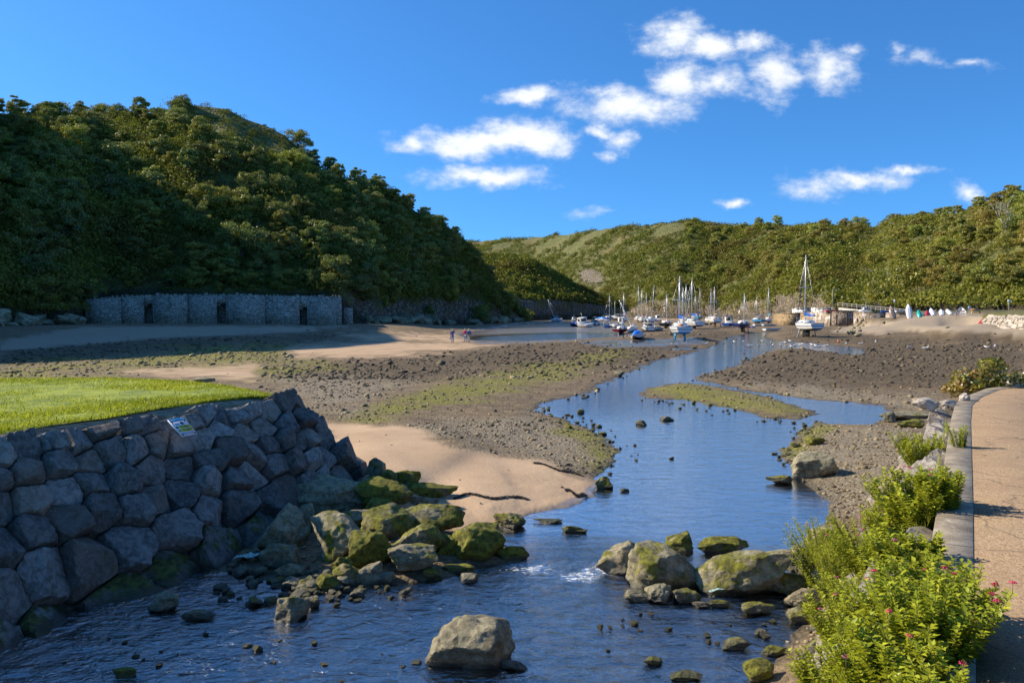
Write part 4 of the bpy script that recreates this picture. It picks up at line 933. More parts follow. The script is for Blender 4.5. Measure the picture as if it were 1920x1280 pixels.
# pebbles: beyond counting, one mesh
def pebbles(name, n, y0, y1, seed, size, keep, label):
    rs = np.random.RandomState(seed); px = rs.uniform(-20, 1930, n); py = rs.uniform(y0, y1, n)
    a = (px - CX) / F; Yd = CAMH * F / (py - HOR); x = a * Yd; y = Yd
    z, d = ground_z(x, y); zn = zones(x, y, z)
    pr = np.clip(.12 + .9 * zn['pale'] + .25 * zn['weed'] + .3 * zn['algae'] - 1.2 * zn['sand'] - .3 * zn['wet'] - .5 * zn['shingle'], .004, 1) * keep
    pr = np.where(d < .05, pr * .35, pr); k = (rs.uniform(0, 1, n) < pr) & (z > -.14)
    x, y, z = x[k], y[k], z[k]; zn = {q: v[k] for q, v in zn.items()}; n = len(x)
    D0, Fc = ICO[1]; sz = size * rs.lognormal(0, .42, n) * np.clip(y / 26, .8, 3.2)
    V = D0[None] * rs.uniform(.62, 1.15, (n, 12, 1)); w = rs.uniform(0, 6.283, n); c, s_ = np.cos(w), np.sin(w)
    V = V * np.stack([sz, sz * rs.uniform(.6, 1, n), sz * rs.uniform(.35, .7, n)], 1)[:, None, :]
    V = np.stack([V[..., 0] * c[:, None] - V[..., 1] * s_[:, None], V[..., 0] * s_[:, None] + V[..., 1] * c[:, None], V[..., 2]], 2) + np.stack([x, y, z + sz * .12], 1)[:, None, :]
    Ff = (np.arange(n) * 12)[:, None, None] + Fc[None]
    alg = np.clip(zn['algae'] * 1.1 + .15, 0, 1) * rs.uniform(0, 1, n); wd = zn['weed'] * rs.uniform(.3, 1, n)
    col = np.repeat(np.stack([rs.uniform(0, 1, n) * (1 - .6 * wd), alg, wd, wd], 1), 12, 0)
    return tag(mesh_np(name, V.reshape(-1, 3), Ff.reshape(-1, 3), M['pebble'], col={'lc': col}), label, 'pebbles', None, 'stuff')
m, nt, out = newmat('pebble_stone'); at = nd(nt, 'SeparateColor', {0: nd(nt, 'Attribute', attribute_name='lc').outputs['Color']}); p = nd(nt, 'NewGeometry').outputs['Position']
c = mixc(nt, at.outputs[0], (.08, .055, .026), (.36, .275, .15)); c = mixc(nt, at.outputs[2], c, (.05, .038, .022)); c = mixc(nt, mt(nt, 'MULTIPLY', mr(nt, at.outputs[1], .35, .8), .8), c, (.14, .135, .018))
pbsdf(nt, out, Base_Color=c, Roughness=.85); M['pebble'] = m
pebbles('gravel', 60000, 650, 1290, 5, .042, 1.0, 'pebbles and shingle strewn over the tidal flats and banks')
pebbles('far_gravel', 26000, 618, 720, 6, .05, .7, 'stones and weed lumps strewn over the far flats')

# wrack left on the sand
for (a, b, c, d, wd, lab) in [(1060, 920, 1100, 934, .14, 'short dark strand of seaweed near the tip of the sand bank'), (850, 935, 990, 938, .1, 'thin broken line of seaweed beside the flat mossy rock'), (930, 973, 975, 984, .25, 'clump of dark seaweed at the water edge of the sand'), (1000, 868, 1090, 892, .14, 'dark weed patch where the gravel meets the sand bank')]:
    rs = np.random.RandomState(a); n = 800; u = np.linspace(0, 1, n); P0 = on_ground(a, b); P1 = on_ground(c, d)
    x = P0.x + (P1.x - P0.x) * u + 0; y = P0.y + (P1.y - P0.y) * u + np.clip(rs.normal(0, wd * .35, n), -.09, .09) + .15 * np.sin(u * 9)
    z = ground_z(x, y)[0] + .02; d3 = rs.normal(size=(n, 3)) * [1, 1, .3]; d3 /= np.linalg.norm(d3, axis=1)[:, None]
    V, Fq = leaf_cards(np.stack([x, y, z], 1), np.tile([[0, 0, 1.0]], (n, 1)), .06, rs, .2)
    tag(mesh_np('seaweed', V, Fq, plain('seaweed_brown', (.05, .035, .018), .6, 0, .25, 8)), lab, 'seaweed')
# ================= flowering plants on the bank
def leaf_set(bases, dirs, ups, lens, wid):
    """lens-shaped leaves, two folded quads each"""
    side = np.cross(dirs, ups); side /= np.linalg.norm(side, axis=1)[:, None] + 1e-9; nrm = np.cross(side, dirs)
    L = lens[:, None]; W_ = (lens * wid)[:, None]
    b = bases; mid = bases + dirs * L * .5 + nrm * L * .04; tip = bases + dirs * L - nrm * L * .18
    l = bases + dirs * L * .42 + side * W_ + nrm * W_ * .35; r = bases + dirs * L * .42 - side * W_ + nrm * W_ * .35
    V = np.stack([b, r, tip, l, mid], 1).reshape(-1, 3); k = np.arange(len(b))[:, None] * 5
    return V, np.concatenate([k + np.array([[0, 1, 2, 4]]), k + np.array([[0, 4, 2, 3]])])
def valerian(seed, nst, H, spread, leafL, nfl, lean=(0, 0), fl=(.62, .03, .14), brown=.13):
    rs = np.random.RandomState(seed); root = empty('flowering_plant'); mb = MB(); LB_, LD, LU, LL, TN, BR = [], [], [], [], [], []
    tips = []
    for i in range(nst):
        w = rs.uniform(0, 6.283); ro = spread * math.sqrt(rs.uniform(0, 1)); b = np.array([math.cos(w) * ro * .45, math.sin(w) * ro * .45, -.05])
        h = H * rs.uniform(.6, 1.1); e = np.array([math.cos(w) * ro + lean[0] * h, math.sin(w) * ro + lean[1] * h, h])
        m = b * .55 + e * .45 + np.array([0, 0, h * .12]); pts = []
        for u in np.linspace(0, 1, 6): pts.append((1 - u) ** 2 * b + 2 * u * (1 - u) * m + u * u * e)
        mb.tube(pts, [.0045, .004, .0038, .0034, .003, .0025], 4, cap=False); tips.append(pts)
        P_ = np.array(pts); nl_ = int(17 * h / .45) + 9; tone = rs.uniform(.1, .9)
        for k in range(nl_):
            u = .12 + .88 * (k + .5) / nl_; f = u * 5; a = min(int(f), 4); q = P_[a] + (P_[a + 1] - P_[a]) * (f - a); ax = P_[a + 1] - P_[a]; ax /= np.linalg.norm(ax)
            for sg in (0, math.pi):
                ww = k * 1.57 + sg + rs.uniform(-.4, .4); d = np.array([math.cos(ww), math.sin(ww), 0]) * rs.uniform(.75, 1) + ax * rs.uniform(.25, .9); d /= np.linalg.norm(d)
                LB_.append(q); LD.append(d); LU.append(np.array([rs.normal() * .25, rs.normal() * .25, 1.0])); LL.append(leafL * rs.uniform(.6, 1.25) * (1.15 - .4 * u)); TN.append(np.clip(tone * .6 + .4 * u + rs.normal() * .12, 0, 1)); BR.append(rs.uniform(.4, 1) if rs.random_sample() < brown * (2.2 - 2 * u) else 0)
    mb.build('stems', M['stem'], root)
    V, Fq = leaf_set(np.array(LB_), np.array(LD), np.array(LU), np.array(LL), .25)
    tn = np.repeat(TN, 5); br = np.repeat(BR, 5)
    mesh_np('leaves', V, Fq, M['valerian'], root, col={'lc': np.stack([tn, br, tn, tn], 1)})
    for i in range((nfl + 1) // 2 + (nfl > 8) * 2):
        P_ = np.array(tips[rs.randint(nst)]); t = P_[-1]; up = np.array([rs.normal() * .15, rs.normal() * .15, 1]); stk = .05 + rs.uniform(0, .08)
        n = 46; d = rs.normal(size=(n, 3)); d[:, 2] = np.abs(d[:, 2]) * .8; d /= np.linalg.norm(d, axis=1)[:, None]
        c = t + up * stk; V, Fq = leaf_cards(c + d * np.array([.021, .021, .013]), d, .011, rs, .6)
        mb2 = MB(); mb2.add(V, [tuple(f) for f in Fq]); o = mb2.build('flower_head', plain('flower_%d' % int(fl[0] * 100), fl, .6, 0, .2, 60), root)
        mb3 = MB(); mb3.tube([t, t + up * stk * .5, c], .0022, 4); s_ = mb3.build('flower_stalk', M['stem'], o)
    return root
def bank_point(px, py):
    """where the sight line meets the kerb top or the sloping bank"""
    best = None
    for z in np.linspace(2.33, .2, 80):
        p = G(px, py, z); k = np.argmin(np.hypot(PBr[:, 0] - p.x, PBr[:, 1] - p.y)); s = (p.x - PBr[k, 0]) * nl[k, 0] + (p.y - PBr[k, 1]) * nl[k, 1]
        zs = 2.3 if s < .4 else 2.3 - (s - .4) / 1.25 * 2.2
        if z <= zs + .03: return p
    return G(px, py, .2)
GP = 'red valerian on the stone bank'
for a in [   # base px, py, height px, stems, spread, flowers, label, leaf length
 (1735, 878, 70, 34, 1.0, 4, 'leafy green plant highest on the bank, beside the bare stone blocks', .075, 1),
 (1800, 838, 46, 9, .55, 0, 'thin straggly plant hanging over the kerb above the leafy one', .05, 2),
 (1720, 990, 110, 44, .95, 6, 'bushy plant with pink flowers next to the leaning ochre slab', .075, 3),
 (1765, 950, 90, 34, .8, 3, 'yellow green plant leaning over the kerb halfway down the bank', .075, 4),
 (1640, 1080, 110, 50, 1.0, 9, 'spreading plant with many pale pink flowers, leftmost over the blue water', .06, 5),
 (1570, 1110, 120, 46, .9, 8, 'plant with pink flower heads hanging out over the brown boulders', .055, 6),
 (1700, 1090, 120, 44, .9, 3, 'tall yellow green plant behind the big foreground one', .08, 7),
 (1740, 1170, 150, 40, .9, 2, 'yellowish plant at the left side of the big foreground one', .07, 8),
 (1752, 1225, 190, 64, 1.0, 10, 'biggest foreground plant with crimson flowers leaning over the path', .065, 9),
 (1590, 1215, 110, 44, .9, 6, 'low green plant above the sandy soil at the lower left of the bank', .06, 10),
 (1640, 1300, 130, 46, 1.0, 4, 'green plant cut by the bottom edge beside the sandy soil', .06, 11),
 (1560, 1310, 90, 34, 1.0, 0, 'small leafy plant at the bottom corner over the sandy soil', .06, 12),
 (1610, 1160, 90, 44, 1.0, 5, 'low leafy plant between the pale pink one and the sandy soil', .06, 14),
 (1675, 1190, 110, 46, 1.0, 2, 'leafy plant in the middle of the bank beside the bare grey stone', .065, 15),
 (1690, 1270, 110, 46, 1.0, 3, 'bright leafy plant at the foot of the big foreground one', .065, 16),
 (1690, 1030, 90, 40, 1.0, 5, 'pink flowered plant between the ochre slab and the kerb', .07, 17),
 (1545, 1060, 90, 30, .9, 6, 'plant trailing pink flowers over the pale brown boulder', .055, 18),
 (1755, 1330, 90, 40, 1.2, 2, 'low plant cut by the bottom edge next to the path', .06, 13)]:
    p = bank_point(a[0], a[1]); D = p.y; H = a[2] * D / F * (.74 if a[8] in (9, 7, 4, 8) else .86)
    o = valerian(400 + a[8], int(a[3] * 2.0), H, H * .95 * a[4], a[7] * 1.05, a[5], lean=(-.16, 0) if a[8] != 9 else (.05, .02), fl=(.62, .02, .09) if a[8] in (9, 13, 8, 16) else (.66, .09, .26))
    o.location = p; tag(o, a[6], 'plant', GP)
# dry stalks and small weeds on the soil
def samp_bank(rs, n):
    k = rs.randint(4, 34, n); s = rs.uniform(.42, 1.55, n); p = PBr[k] + rs.uniform(0, 1, n)[:, None] * (PBr[k + 1] - PBr[k]); p[:, :2] += nl[k] * s[:, None]; p[:, 2] = 2.28 - (s - .4) / 1.25 * 2.1 + .02
    m = fbm(xy3(p[:, 0], p[:, 1], 1.3, 5), 2) > .05; return p[m]
grass('bank_grass', 5200, samp_bank, .13, 'dry grass and small weeds between the stones of the bank', 8, .006)
# shrub at the far end of the path
for (px, py, hpx, sc, colr, lab) in [(1880, 732, 66, 1.0, (1.1, .95, .6), 'brownish green shrub at the far end of the path'), (1848, 731, 40, .55, (1.7, .95, .6), 'small reddish shrub beside the larger one at the path end')]:
    p = G(px, py, 2.25) ; p = p + Vector((.2, 1.0, -.4)); s = (hpx * p.y / F + .35) / 2.1
    o = place(BPROTO[1 if sc == 1 else 2], p, 1.0, (s * 1.05, s * 1.05, s), colr, lab, 'shrub', None)
for k, (px, py, Yq, s, lab) in enumerate([(1215, 560, None, 0, ''), ]): pass
for i, (bp, px, t, s, colr, lab) in enumerate([(0, 1640, .04, 2.4, (1.6, 1.5, .7), 'bright yellow green bush at the foot of the right slope behind the boats'), (3, 1700, .12, 3.0, (1.6, 1.55, .7), 'large light green bush in the middle of the right slope')]):
    X, Y, Z = HR.z(np.array([px * 1.0]), np.array([t])); place(BPROTO[bp], (X[0], Y[0], Z[0]), 0, (s, s, s), colr, lab, 'bush', None)
# ivy-clad bare tree on the right slope
X, Y, Z = HR.z(np.array([1880.]), np.array([.42])); bt = empty('bare_tree', (X[0], Y[0], Z[0]), label='bare grey tree with spreading dead branches high on the right slope', cat='tree')
mb = MB(); rr = random.Random(3)
def branch(p, d, L, r, k):
    q = p + d * L; mb.tube([p, (p + q) / 2 + Vector((rr.uniform(-.1, .1) * L, 0, .05 * L)), q], [r, r * .8, r * .55], 5)
    if k:
        for _ in range(3): branch(q, (d + Vector((rr.uniform(-.8, .8), rr.uniform(-.5, .5), rr.uniform(-.1, .5)))).normalized(), L * rr.uniform(.55, .8), r * .55, k - 1)
branch(Vector((0, 0, -1)), Vector((.05, 0, 1)), 4.6, .3, 4); mb.build('trunk', plain('grey_bark', (.42, .38, .32), .9), bt)
mb = MB(); rs = np.random.RandomState(3); P_ = rs.normal(size=(900, 3)) * [.7, .7, 2.2] + [0, 0, 4.5]; V, Fq = leaf_cards(P_, P_ * [1, 1, 0] + .01, .3, rs)
mesh_np('ivy', V, Fq, M['leaf'], bt, col={'lc': np.tile(np.array([[.7, 0, 0, 1]]), (len(V), 1))})
# ================= lime kilns
def P2(px, Y): return ((px - CX) / F * Y, Y)
def masonry_block(mb, px0, px1, Yf, Yb, z0, z1a, z1b):
    a, b = P2(px0, Yf), P2(px1, Yf); c = (P2(px1, Yb)[0], Yb); d = (P2(px0, Yb)[0], Yb)
    V = [(*a, z0), (*b, z0), (*c, z0), (*d, z0), (*a, z1a), (*b, z1b), (*c, z1b), (*d, z1a)]
    mb.add(V, [(0, 3, 2, 1), (4, 5, 6, 7), (0, 1, 5, 4), (1, 2, 6, 5), (2, 3, 7, 6), (3, 0, 4, 7)])
YK = 155.0
def zpy(py, Y): return CAMH + (HOR - py) * Y / F
def kiln(name, label, blocks, doors, top):
    """blocks: px0, px1, forward, top py left, top py right; doors: px0, px1, top py, bottom py cut into a block"""
    o = empty(name, (*P2(blocks[0][0], YK), 1.7), label=label, cat='lime kiln', group='row of lime kilns'); o0 = o.location.copy(); mb = MB()
    for (a, b, fw, ta, tb) in blocks:
        Yf = YK - fw * .3; dr = [d for d in doors if a <= d[0] and d[1] <= b]
        if not dr: masonry_block(mb, a, b, Yf, YK + 9, 0.8, zpy(ta, Yf), zpy(tb, Yf)); continue
        d = dr[0]; tm = ta + (tb - ta) * (d[0] - a) / (b - a); tn = ta + (tb - ta) * (d[1] - a) / (b - a)
        masonry_block(mb, a, d[0], Yf, YK + 9, .8, zpy(ta, Yf), zpy(tm, Yf)); masonry_block(mb, d[1], b, Yf, YK + 9, .8, zpy(tn, Yf), zpy(tb, Yf))
        masonry_block(mb, d[0], d[1], Yf, YK + 9, zpy(d[2], Yf), zpy(tm, Yf), zpy(tn, Yf)); masonry_block(mb, d[0], d[1], Yf + 3.2, YK + 9, .8, zpy(d[2], Yf) - .05, zpy(d[2], Yf) - .05)
        masonry_block(mb, d[0] + (d[1] - d[0]) * .0, d[0] + (d[1] - d[0]) * .42, Yf + .4, Yf + 1.6, zpy(d[2] + 5, Yf), zpy(d[2], Yf) - .02, zpy(d[2], Yf) - .02)
    w = mb.build('wall', M['kiln'], o); w.location = -o0
    rk = MB(); rk_r = random.Random(int(blocks[0][0]))
    for (a, b, fw, ta, tb) in blocks:
        q = a + 1
        while q < b - 5:
            ww = rk_r.uniform(3, 8); Yf = YK - fw * .3 + .05; zt_ = zpy(ta + (tb - ta) * (q - a) / (b - a), Yf); hh_ = rk_r.uniform(.05, .45); masonry_block(rk, q, min(q + ww, b - .5), Yf + rk_r.uniform(0, .2), Yf + 1.1, zt_ - .1, zt_ + hh_, zt_ + hh_ * rk_r.uniform(.5, 1.2)); q += ww + rk_r.uniform(.3, 4)
    cp = rk.build('ruined_coping', M['kiln'], o); cp.location = -o0
    mb = MB()
    for (a, b, fw, ta, tb) in blocks:
        Yf = YK - fw * .3 + .25; masonry_block(mb, a + .5, b - .5, Yf, YK + 12, zpy(max(ta, tb), Yf) - .2, zpy(ta, Yf) + .22, zpy(tb, Yf) + .22)
    g = mb.build('turf_top', M['hill'], o); g.location = -o0
    return o
kiln('lime_kiln', 'leftmost lime kiln with a low ruined wall and a black doorway', [(126, 149, 1.0, 567, 566), (150, 161, -1.5, 570, 568), (161, 228, 2.0, 562, 557), (228, 292, .2, 556, 554)], [(271, 287, 570, 597)], 0)
kiln('lime_kiln', 'middle lime kiln with a broad projecting front and an arched doorway', [(292, 352, 2.4, 553, 553.5), (352, 428, .3, 553.5, 553)], [(407, 424, 568, 597)], 0)
kiln('lime_kiln', 'rightmost lime kiln, longest, with a small square doorway near its end', [(428, 497, 2.4, 552.5, 554), (497, 641, 1.2, 555, 557)], [(562, 576, 575, 598)], 0)
mb = MB(); masonry_block(mb, 645, 662, YK + 5, YK + 9, .6, zpy(575, YK), zpy(578, YK)); tag(mb.build('ruined_wall', M['kiln']), 'short ruined wall stub at the right end of the lime kilns', 'wall')
# ================= quay and its steps of wall
qz = lambda py, Y: CAMH + (HOR - py) * Y / F
def wall_run(name, pts, zb, mat, label, thick=5.0, cat='wall', parts=True):
    """pts: (px, Y, top py)"""
    root = empty(name, (*P2(pts[0][0], pts[0][1]), 0), label=label, cat=cat); o0 = root.location.copy(); mb = MB(); cap = MB()
    for (a, b) in zip(pts[:-1], pts[1:]):
        A, B = P2(a[0], a[1]), P2(b[0], b[1]); za, zb_ = qz(a[2], a[1]), qz(b[2], b[1])
        def quad(m_, o1, o2, z0, t1, t2):
            V = [(A[0], A[1] + o1, z0), (B[0], B[1] + o1, z0), (B[0], B[1] + o2, z0), (A[0], A[1] + o2, z0), (A[0], A[1] + o1, t1), (B[0], B[1] + o1, t2), (B[0], B[1] + o2, t2), (A[0], A[1] + o2, t1)]
            if z0 is None: pass
            m_.add(V, [(0, 3, 2, 1), (4, 5, 6, 7), (0, 1, 5, 4), (1, 2, 6, 5), (2, 3, 7, 6), (3, 0, 4, 7)])
        quad(mb, 0, thick, zb, za, zb_); 
        V = [(A[0], A[1] - .12, za + .003), (B[0], B[1] - .12, zb_ + .003), (B[0], B[1] + .6, zb_ + .003), (A[0], A[1] + .6, za + .003), (A[0], A[1] - .12, za + .25), (B[0], B[1] - .12, zb_ + .25), (B[0], B[1] + .6, zb_ + .25), (A[0], A[1] + .6, za + .25)]
        cap.add(V, [(0, 3, 2, 1), (4, 5, 6, 7), (0, 1, 5, 4), (1, 2, 6, 5), (2, 3, 7, 6), (3, 0, 4, 7)])
    w = mb.build('wall', mat, root); w.location = -o0; c = cap.build('coping', mat, root); c.location = -o0
    return root
wall_run('quay_wall', [(1548, 186, 586), (1600, 180, 586), (1660, 172, 588), (1700, 166, 590)], -.3, M['quay'], 'high pale rubble quay wall with dinghies on its top', 14)
wall_run('quay_wall', [(1466, 205, 588.5), (1500, 200, 588), (1552, 193, 588)], -.3, M['quay_low'], 'low tan quay ledge of coursed stone behind the lone white yacht', 8)
wall_run('rubble_wall', [(1492, 212, 579), (1520, 210, 578), (1560, 204, 580)], 1, plain('white_rubble', (.68, .64, .58), .9, 0, .3, 1.5), 'rough white rubble wall behind the tan quay ledge', 3)
# tide stain posts
for (px, y0, y1, lab) in [(1557, 583, 612, 'dark timber fender post on the quay under the lamp'), (1587, 585, 612, 'dark timber fender post on the quay right of the lamp')]:
    Y = 179.6 if px > 1570 else 184; x, _ = P2(px, Y); mb = MB(); mb.box((x, Y - .15, (qz(y0, Y)) / 2), (.28, .25, qz(y0, Y)), taper=.9); mb.box((x, Y - .15, qz(y0, Y) * .93), (.36, .32, .2)); tag(mb.build('fender_post', plain('dark_timber', (.06, .05, .04), .9)), lab, 'post')
# lamp post
Y = 192.0; x, _ = P2(1560, Y); zb_ = qz(583, Y); lp = empty('street_lamp', (x, Y, zb_), label='grey lamp post with a bent arm standing on the quay', cat='street lamp')
mb = MB(); H = qz(543, Y) - zb_; mb.tube([(0, 0, 0), (0, 0, .9)], .13, 8).tube([(0, 0, .9), (0, 0, H)], [.09, .06], 8).tube([(0, 0, H - .05), (.45, 0, H + .06), (.85, 0, H + .08)], .05, 6); mb.build('post', plain('lamp_grey', (.4, .42, .43), .5), lp)
mb = MB(); mb.box((1.05, 0, H + .06), (.62, .26, .14), taper=.8); mb.build('lamp_head', plain('lamp_dark', (.2, .21, .22), .4), lp)
# handrail of the ramp
rl = empty('handrail', (0, 0, 0), label='long white sloping handrail along the ramp behind the quay', cat='railing'); mb = MB(); rp = []
for k in range(16):
    u = k / 15; px = 1570 + 134 * u; Y = 198 - 22 * u; py = 567.5 + 13.5 * u; rp.append(Vector((*P2(px, Y), qz(py, Y))))
wm = plain('rail_white', (.5, .49, .46), .5)
mb.tube(rp, .045, 5).tube([p - Vector((0, 0, .5)) for p in rp], .03, 5); mb.build('rails', wm, rl)
for p in rp:
    mb = MB(); mb.tube([p, p - Vector((0, 0, 1.25))], .055, 5); mb.build('rail_post', wm, rl)
mb = MB(); V = []
for p in rp: V += [(p.x, p.y - .5, p.z - 2.9), (p.x, p.y - .5, p.z - 1.15), (p.x, p.y + 1.5, p.z - 1.15)]
mb.add(V, [(3 * k, 3 * k + 3, 3 * k + 4, 3 * k + 1) for k in range(15)] + [(3 * k + 1, 3 * k + 4, 3 * k + 5, 3 * k + 2) for k in range(15)])
tag(mb.build('ramp', plain('ramp_concrete', (.5, .46, .4), .9)), kind='structure')
# white rock wall at the right edge
Yw = 112.0; gb = empty('boulder_wall', (0, 0, 0), label='pale boulder retaining wall at the right end of the shingle beach', cat='wall')
gw = stone_wall(gb, Vector((*P2(1838, 124), 1.6)), Vector((*P2(1960, 100), 1.2)), Vector((P2(1842, 126)[0], 126.2, 3.85)), .0, lambda u: 26, (.75, .7, .65, .6), 63, M['palerock'], front=(.1, .35), sub=3, tone=lambda rs, u: (.05, rs.uniform(0, .3), rs.uniform(.55, .95), 1), wmul=(1.1, 2.0))
a_, b_ = P2(1842, 126), P2(1960, 102); mb = MB(); mb.add([(a_[0], a_[1], 0), (b_[0], b_[1], 0), (P2(1990, 132)[0], 132, 0), (P2(1862, 146)[0], 146, 0), (a_[0], a_[1], 3.7), (b_[0], b_[1], 3.7), (P2(1990, 132)[0], 132, 3.8), (P2(1862, 146)[0], 146, 4.0)], [(4, 5, 6, 7), (0, 1, 5, 4), (1, 2, 6, 5), (3, 0, 4, 7)]); mb.build('earth_core', M['hill'], gb)
# small signs and posts among the green
def sign(px, py, Y, w, h, hz, label, col=(.8, .8, .8)):
    z1 = qz(py, Y); x, _ = P2(px, Y); o = empty('sign', (x, Y, z1 - hz), label=label, cat='sign'); mb = MB(); mb.box((0, 0, hz), (w, .04, h)); mb.build('board', plain('sign_%d_%d' % (col[0] * 100, col[2] * 100), col, .5), o)
    mb = MB(); mb.tube([(0, .05, -1), (0, .05, hz + h * .3)], .04, 5); mb.build('post', plain('lamp_grey', (.4, .42, .43), .5), o); return o
sign(1677, 565, 200, .55, .9, 2.2, 'small white notice on a post in the green slope above the handrail')
sign(1891, 564.5, 150, .6, .55, 2.0, 'white square notice on a post in the grass at the right')
sg = sign(1817, 577, 150, .5, .6, 1.4, 'blue and white notice on a post between the dinghies and the bench', (.35, .5, .7))
bn = empty('bench', (*P2(1829, 142), qz(588, 142)), label='tan wooden bench beside the red and white boat', cat='bench')
mb = MB(); mb.box((0, 0, .45), (1.6, .45, .06)); mb.build('seat', plain('bench_wood', (.5, .3, .14), .7), bn); mb = MB(); mb.box((0, .22, .72), (1.6, .06, .4)); mb.build('backrest', plain('bench_wood', (.5, .3, .14), .7), bn)
for s_ in (-.7, .7):
    mb = MB(); mb.box((s_, 0, .21), (.08, .42, .42)); mb.build('leg', plain('bench_wood', (.5, .3, .14), .7), bn)
# ================= notice on the boulder wall
c4 = [AT(a, b, 0) if False else None for a, b in ()]
e1, e2, n3 = _w[0], _w[1], _w[2]
def on_wall(px, py, lift=.56):
    d = Vector(ray(px, py)); o = Vector((0, 0, CAMH)); q = WA + n3 * lift; t = (q - o).dot(n3) / d.dot(n3); return o + d * t
qa, qb, qc, qd = on_wall(313, 788), on_wall(344, 783), on_wall(369, 814), on_wall(341, 819)
ctr = (qa + qb + qc + qd) / 4; ex = ((qb - qa) + (qc - qd)) / 2; ey = ((qd - qa) + (qc - qb)) / 2; W_, H_ = ex.length, ey.length
ez = ex.cross(ey).normalized(); ez = -ez if ez.dot(n3) < 0 else ez
ns = empty('notice_board', ctr, label='blue, white and yellow notice lying on the boulder wall', cat='sign')
def patch(name, u0, u1, v0, v1, lift, mat, th=.004, parent=None):
    mb = MB(); P4 = [ex * (u - .5) + ey * (v - .5) + ez * lift for u, v in ((u0, v0), (u1, v0), (u1, v1), (u0, v1))]; V = P4 + [p + ez * th for p in P4]
    mb.add(V, [(0, 3, 2, 1), (4, 5, 6, 7), (0, 1, 5, 4), (1, 2, 6, 5), (2, 3, 7, 6), (3, 0, 4, 7)]); return mb.build(name, mat, parent or ns)
W8 = plain('notice_white', (.78, .78, .8), .4, 0, .02); YL = plain('notice_yellow', (.72, .62, .02), .45, 0, .03); BK = plain('notice_black', (.02, .02, .025), .5, 0, 0); NB = plain('notice_navy', (.03, .07, .16), .5, 0, 0); PK = plain('notice_mauve', (.45, .3, .38), .5, 0, .03); CY_ = plain('notice_blue', (.02, .3, .6), .4, 0, .03); GR = plain('notice_grey', (.35, .37, .42), .5, 0, 0)
bd = patch('board', 0, 1, 0, 1, 0, W8, .02)
patch('header_band', 0, 1, 0, .17, .021, CY_)
for (u0, u1, v0, v1) in [(.05, .38, .06, .08), (.05, .3, .1, .12), (.7, .95, .05, .07), (.75, .95, .09, .11)]: patch('lettering', u0, u1, v0, v1, .026, W8, .001)
patch('emblem', .52, .7, .21, .36, .021, NB); patch('drawing', .2, .4, .27, .34, .021, GR)
for v0 in (.41, .60):
    y_ = patch('warning_panel', .24, .97, v0, v0 + .16, .021, YL)
    for k in range(3):
        for (u0, u1) in ((.3 + .06 * k, .52), (.56, .78), (.81, .93 - .04 * k)): patch('lettering', u0, u1, v0 + .025 + k * .045, v0 + .05 + k * .045, .0255, BK, .001, y_)
    patch('pictogram', .08, .2, v0 + .02, v0 + .14, .021, NB if v0 < .5 else plain('notice_green', (.15, .25, .06), .5))
b_ = patch('footer_band', .1, .9, .8, .93, .021, PK)
for k in range(2): patch('lettering', .16, .84, .83 + k * .05, .85 + k * .05, .0255, W8, .001, b_)
for (u, v) in ((.1, .19), (.88, .19), (.1, .93), (.9, .93)):
    mb = MB(); p = ex * (u - .5) + ey * (v - .5); mb.tube([p + ez * .02, p + ez * .034], .014, 8); mb.build('bolt', BK, ns)
# scraps of netting
for (px, py, w, lab, sd) in [(1365, 1114, 78, 'scrap of pale green netting caught below the biggest boulder', 3), (1452, 1112, 26, 'twist of blue green netting hanging by the small smooth boulder', 4), (470, 1052, 60, 'torn pale blue plastic sheet in the shadow by the wall foot', 6)]:
    p = on_ground(px, py); wd = w * p.y / F; n = 18; u, v = np.meshgrid(np.linspace(-.5, .5, n), np.linspace(-.5, .5, n)); x = (u * wd).ravel(); y = (v * wd * .35).ravel(); z = .05 + .12 * wd * (1 + fbm(xy3(x / wd, y / wd, 5, sd), 3)) * (1 - (2 * u.ravel()) ** 2 * .6)
    i = np.arange((n - 1) ** 2); r, c = i // (n - 1), i % (n - 1); o = mesh_np('net_scrap', np.stack([x, y, z], 1), np.stack([r * n + c, r * n + c + 1, (r + 1) * n + c + 1, (r + 1) * n + c], 1), plain('net_green', (.34, .5, .46), .8, 0, .25, 30)); o.location = (p.x, p.y, max(p.z, 0)); tag(o, lab, 'netting')
# ================= boats aground in the harbour
def hull_grid(L, B, H, transom=.72, bow=2.1, rocker=.16, nst=15, nsec=8, full=.62):
    """rings from the sheer (0) to the keel line (nsec - 1), port then starboard"""
    rows = []
    for i in range(nst):
        t = i / (nst - 1); w = B / 2 * ((transom + (1 - transom) * math.sin(math.pi / 2 * min(t / .42, 1))) if t < .42 else max(0, 1 - ((t - .42) / .58) ** bow))
        zs = H * (.93 + .22 * max(0, t - .35) ** 1.6); zk = H * (rocker * (1 - t / .35) ** 1.5 if t < .35 else .92 * max(0, (t - .55) / .45) ** 3.2)
        zk = min(zk, zs - .03); r = []
        for k in range(nsec):
            u = k / (nsec - 1); y = w * math.cos(u * math.pi / 2) ** full; z = zs - (zs - zk) * math.sin(u * math.pi / 2) ** 1.25
            x = -L / 2 + L * t - .07 * L * (1 - (z / zs)) * (t > .55) * (t - .55) / .45
            r.append((x, y, z))
        rows.append(r)
    return np.array(rows)
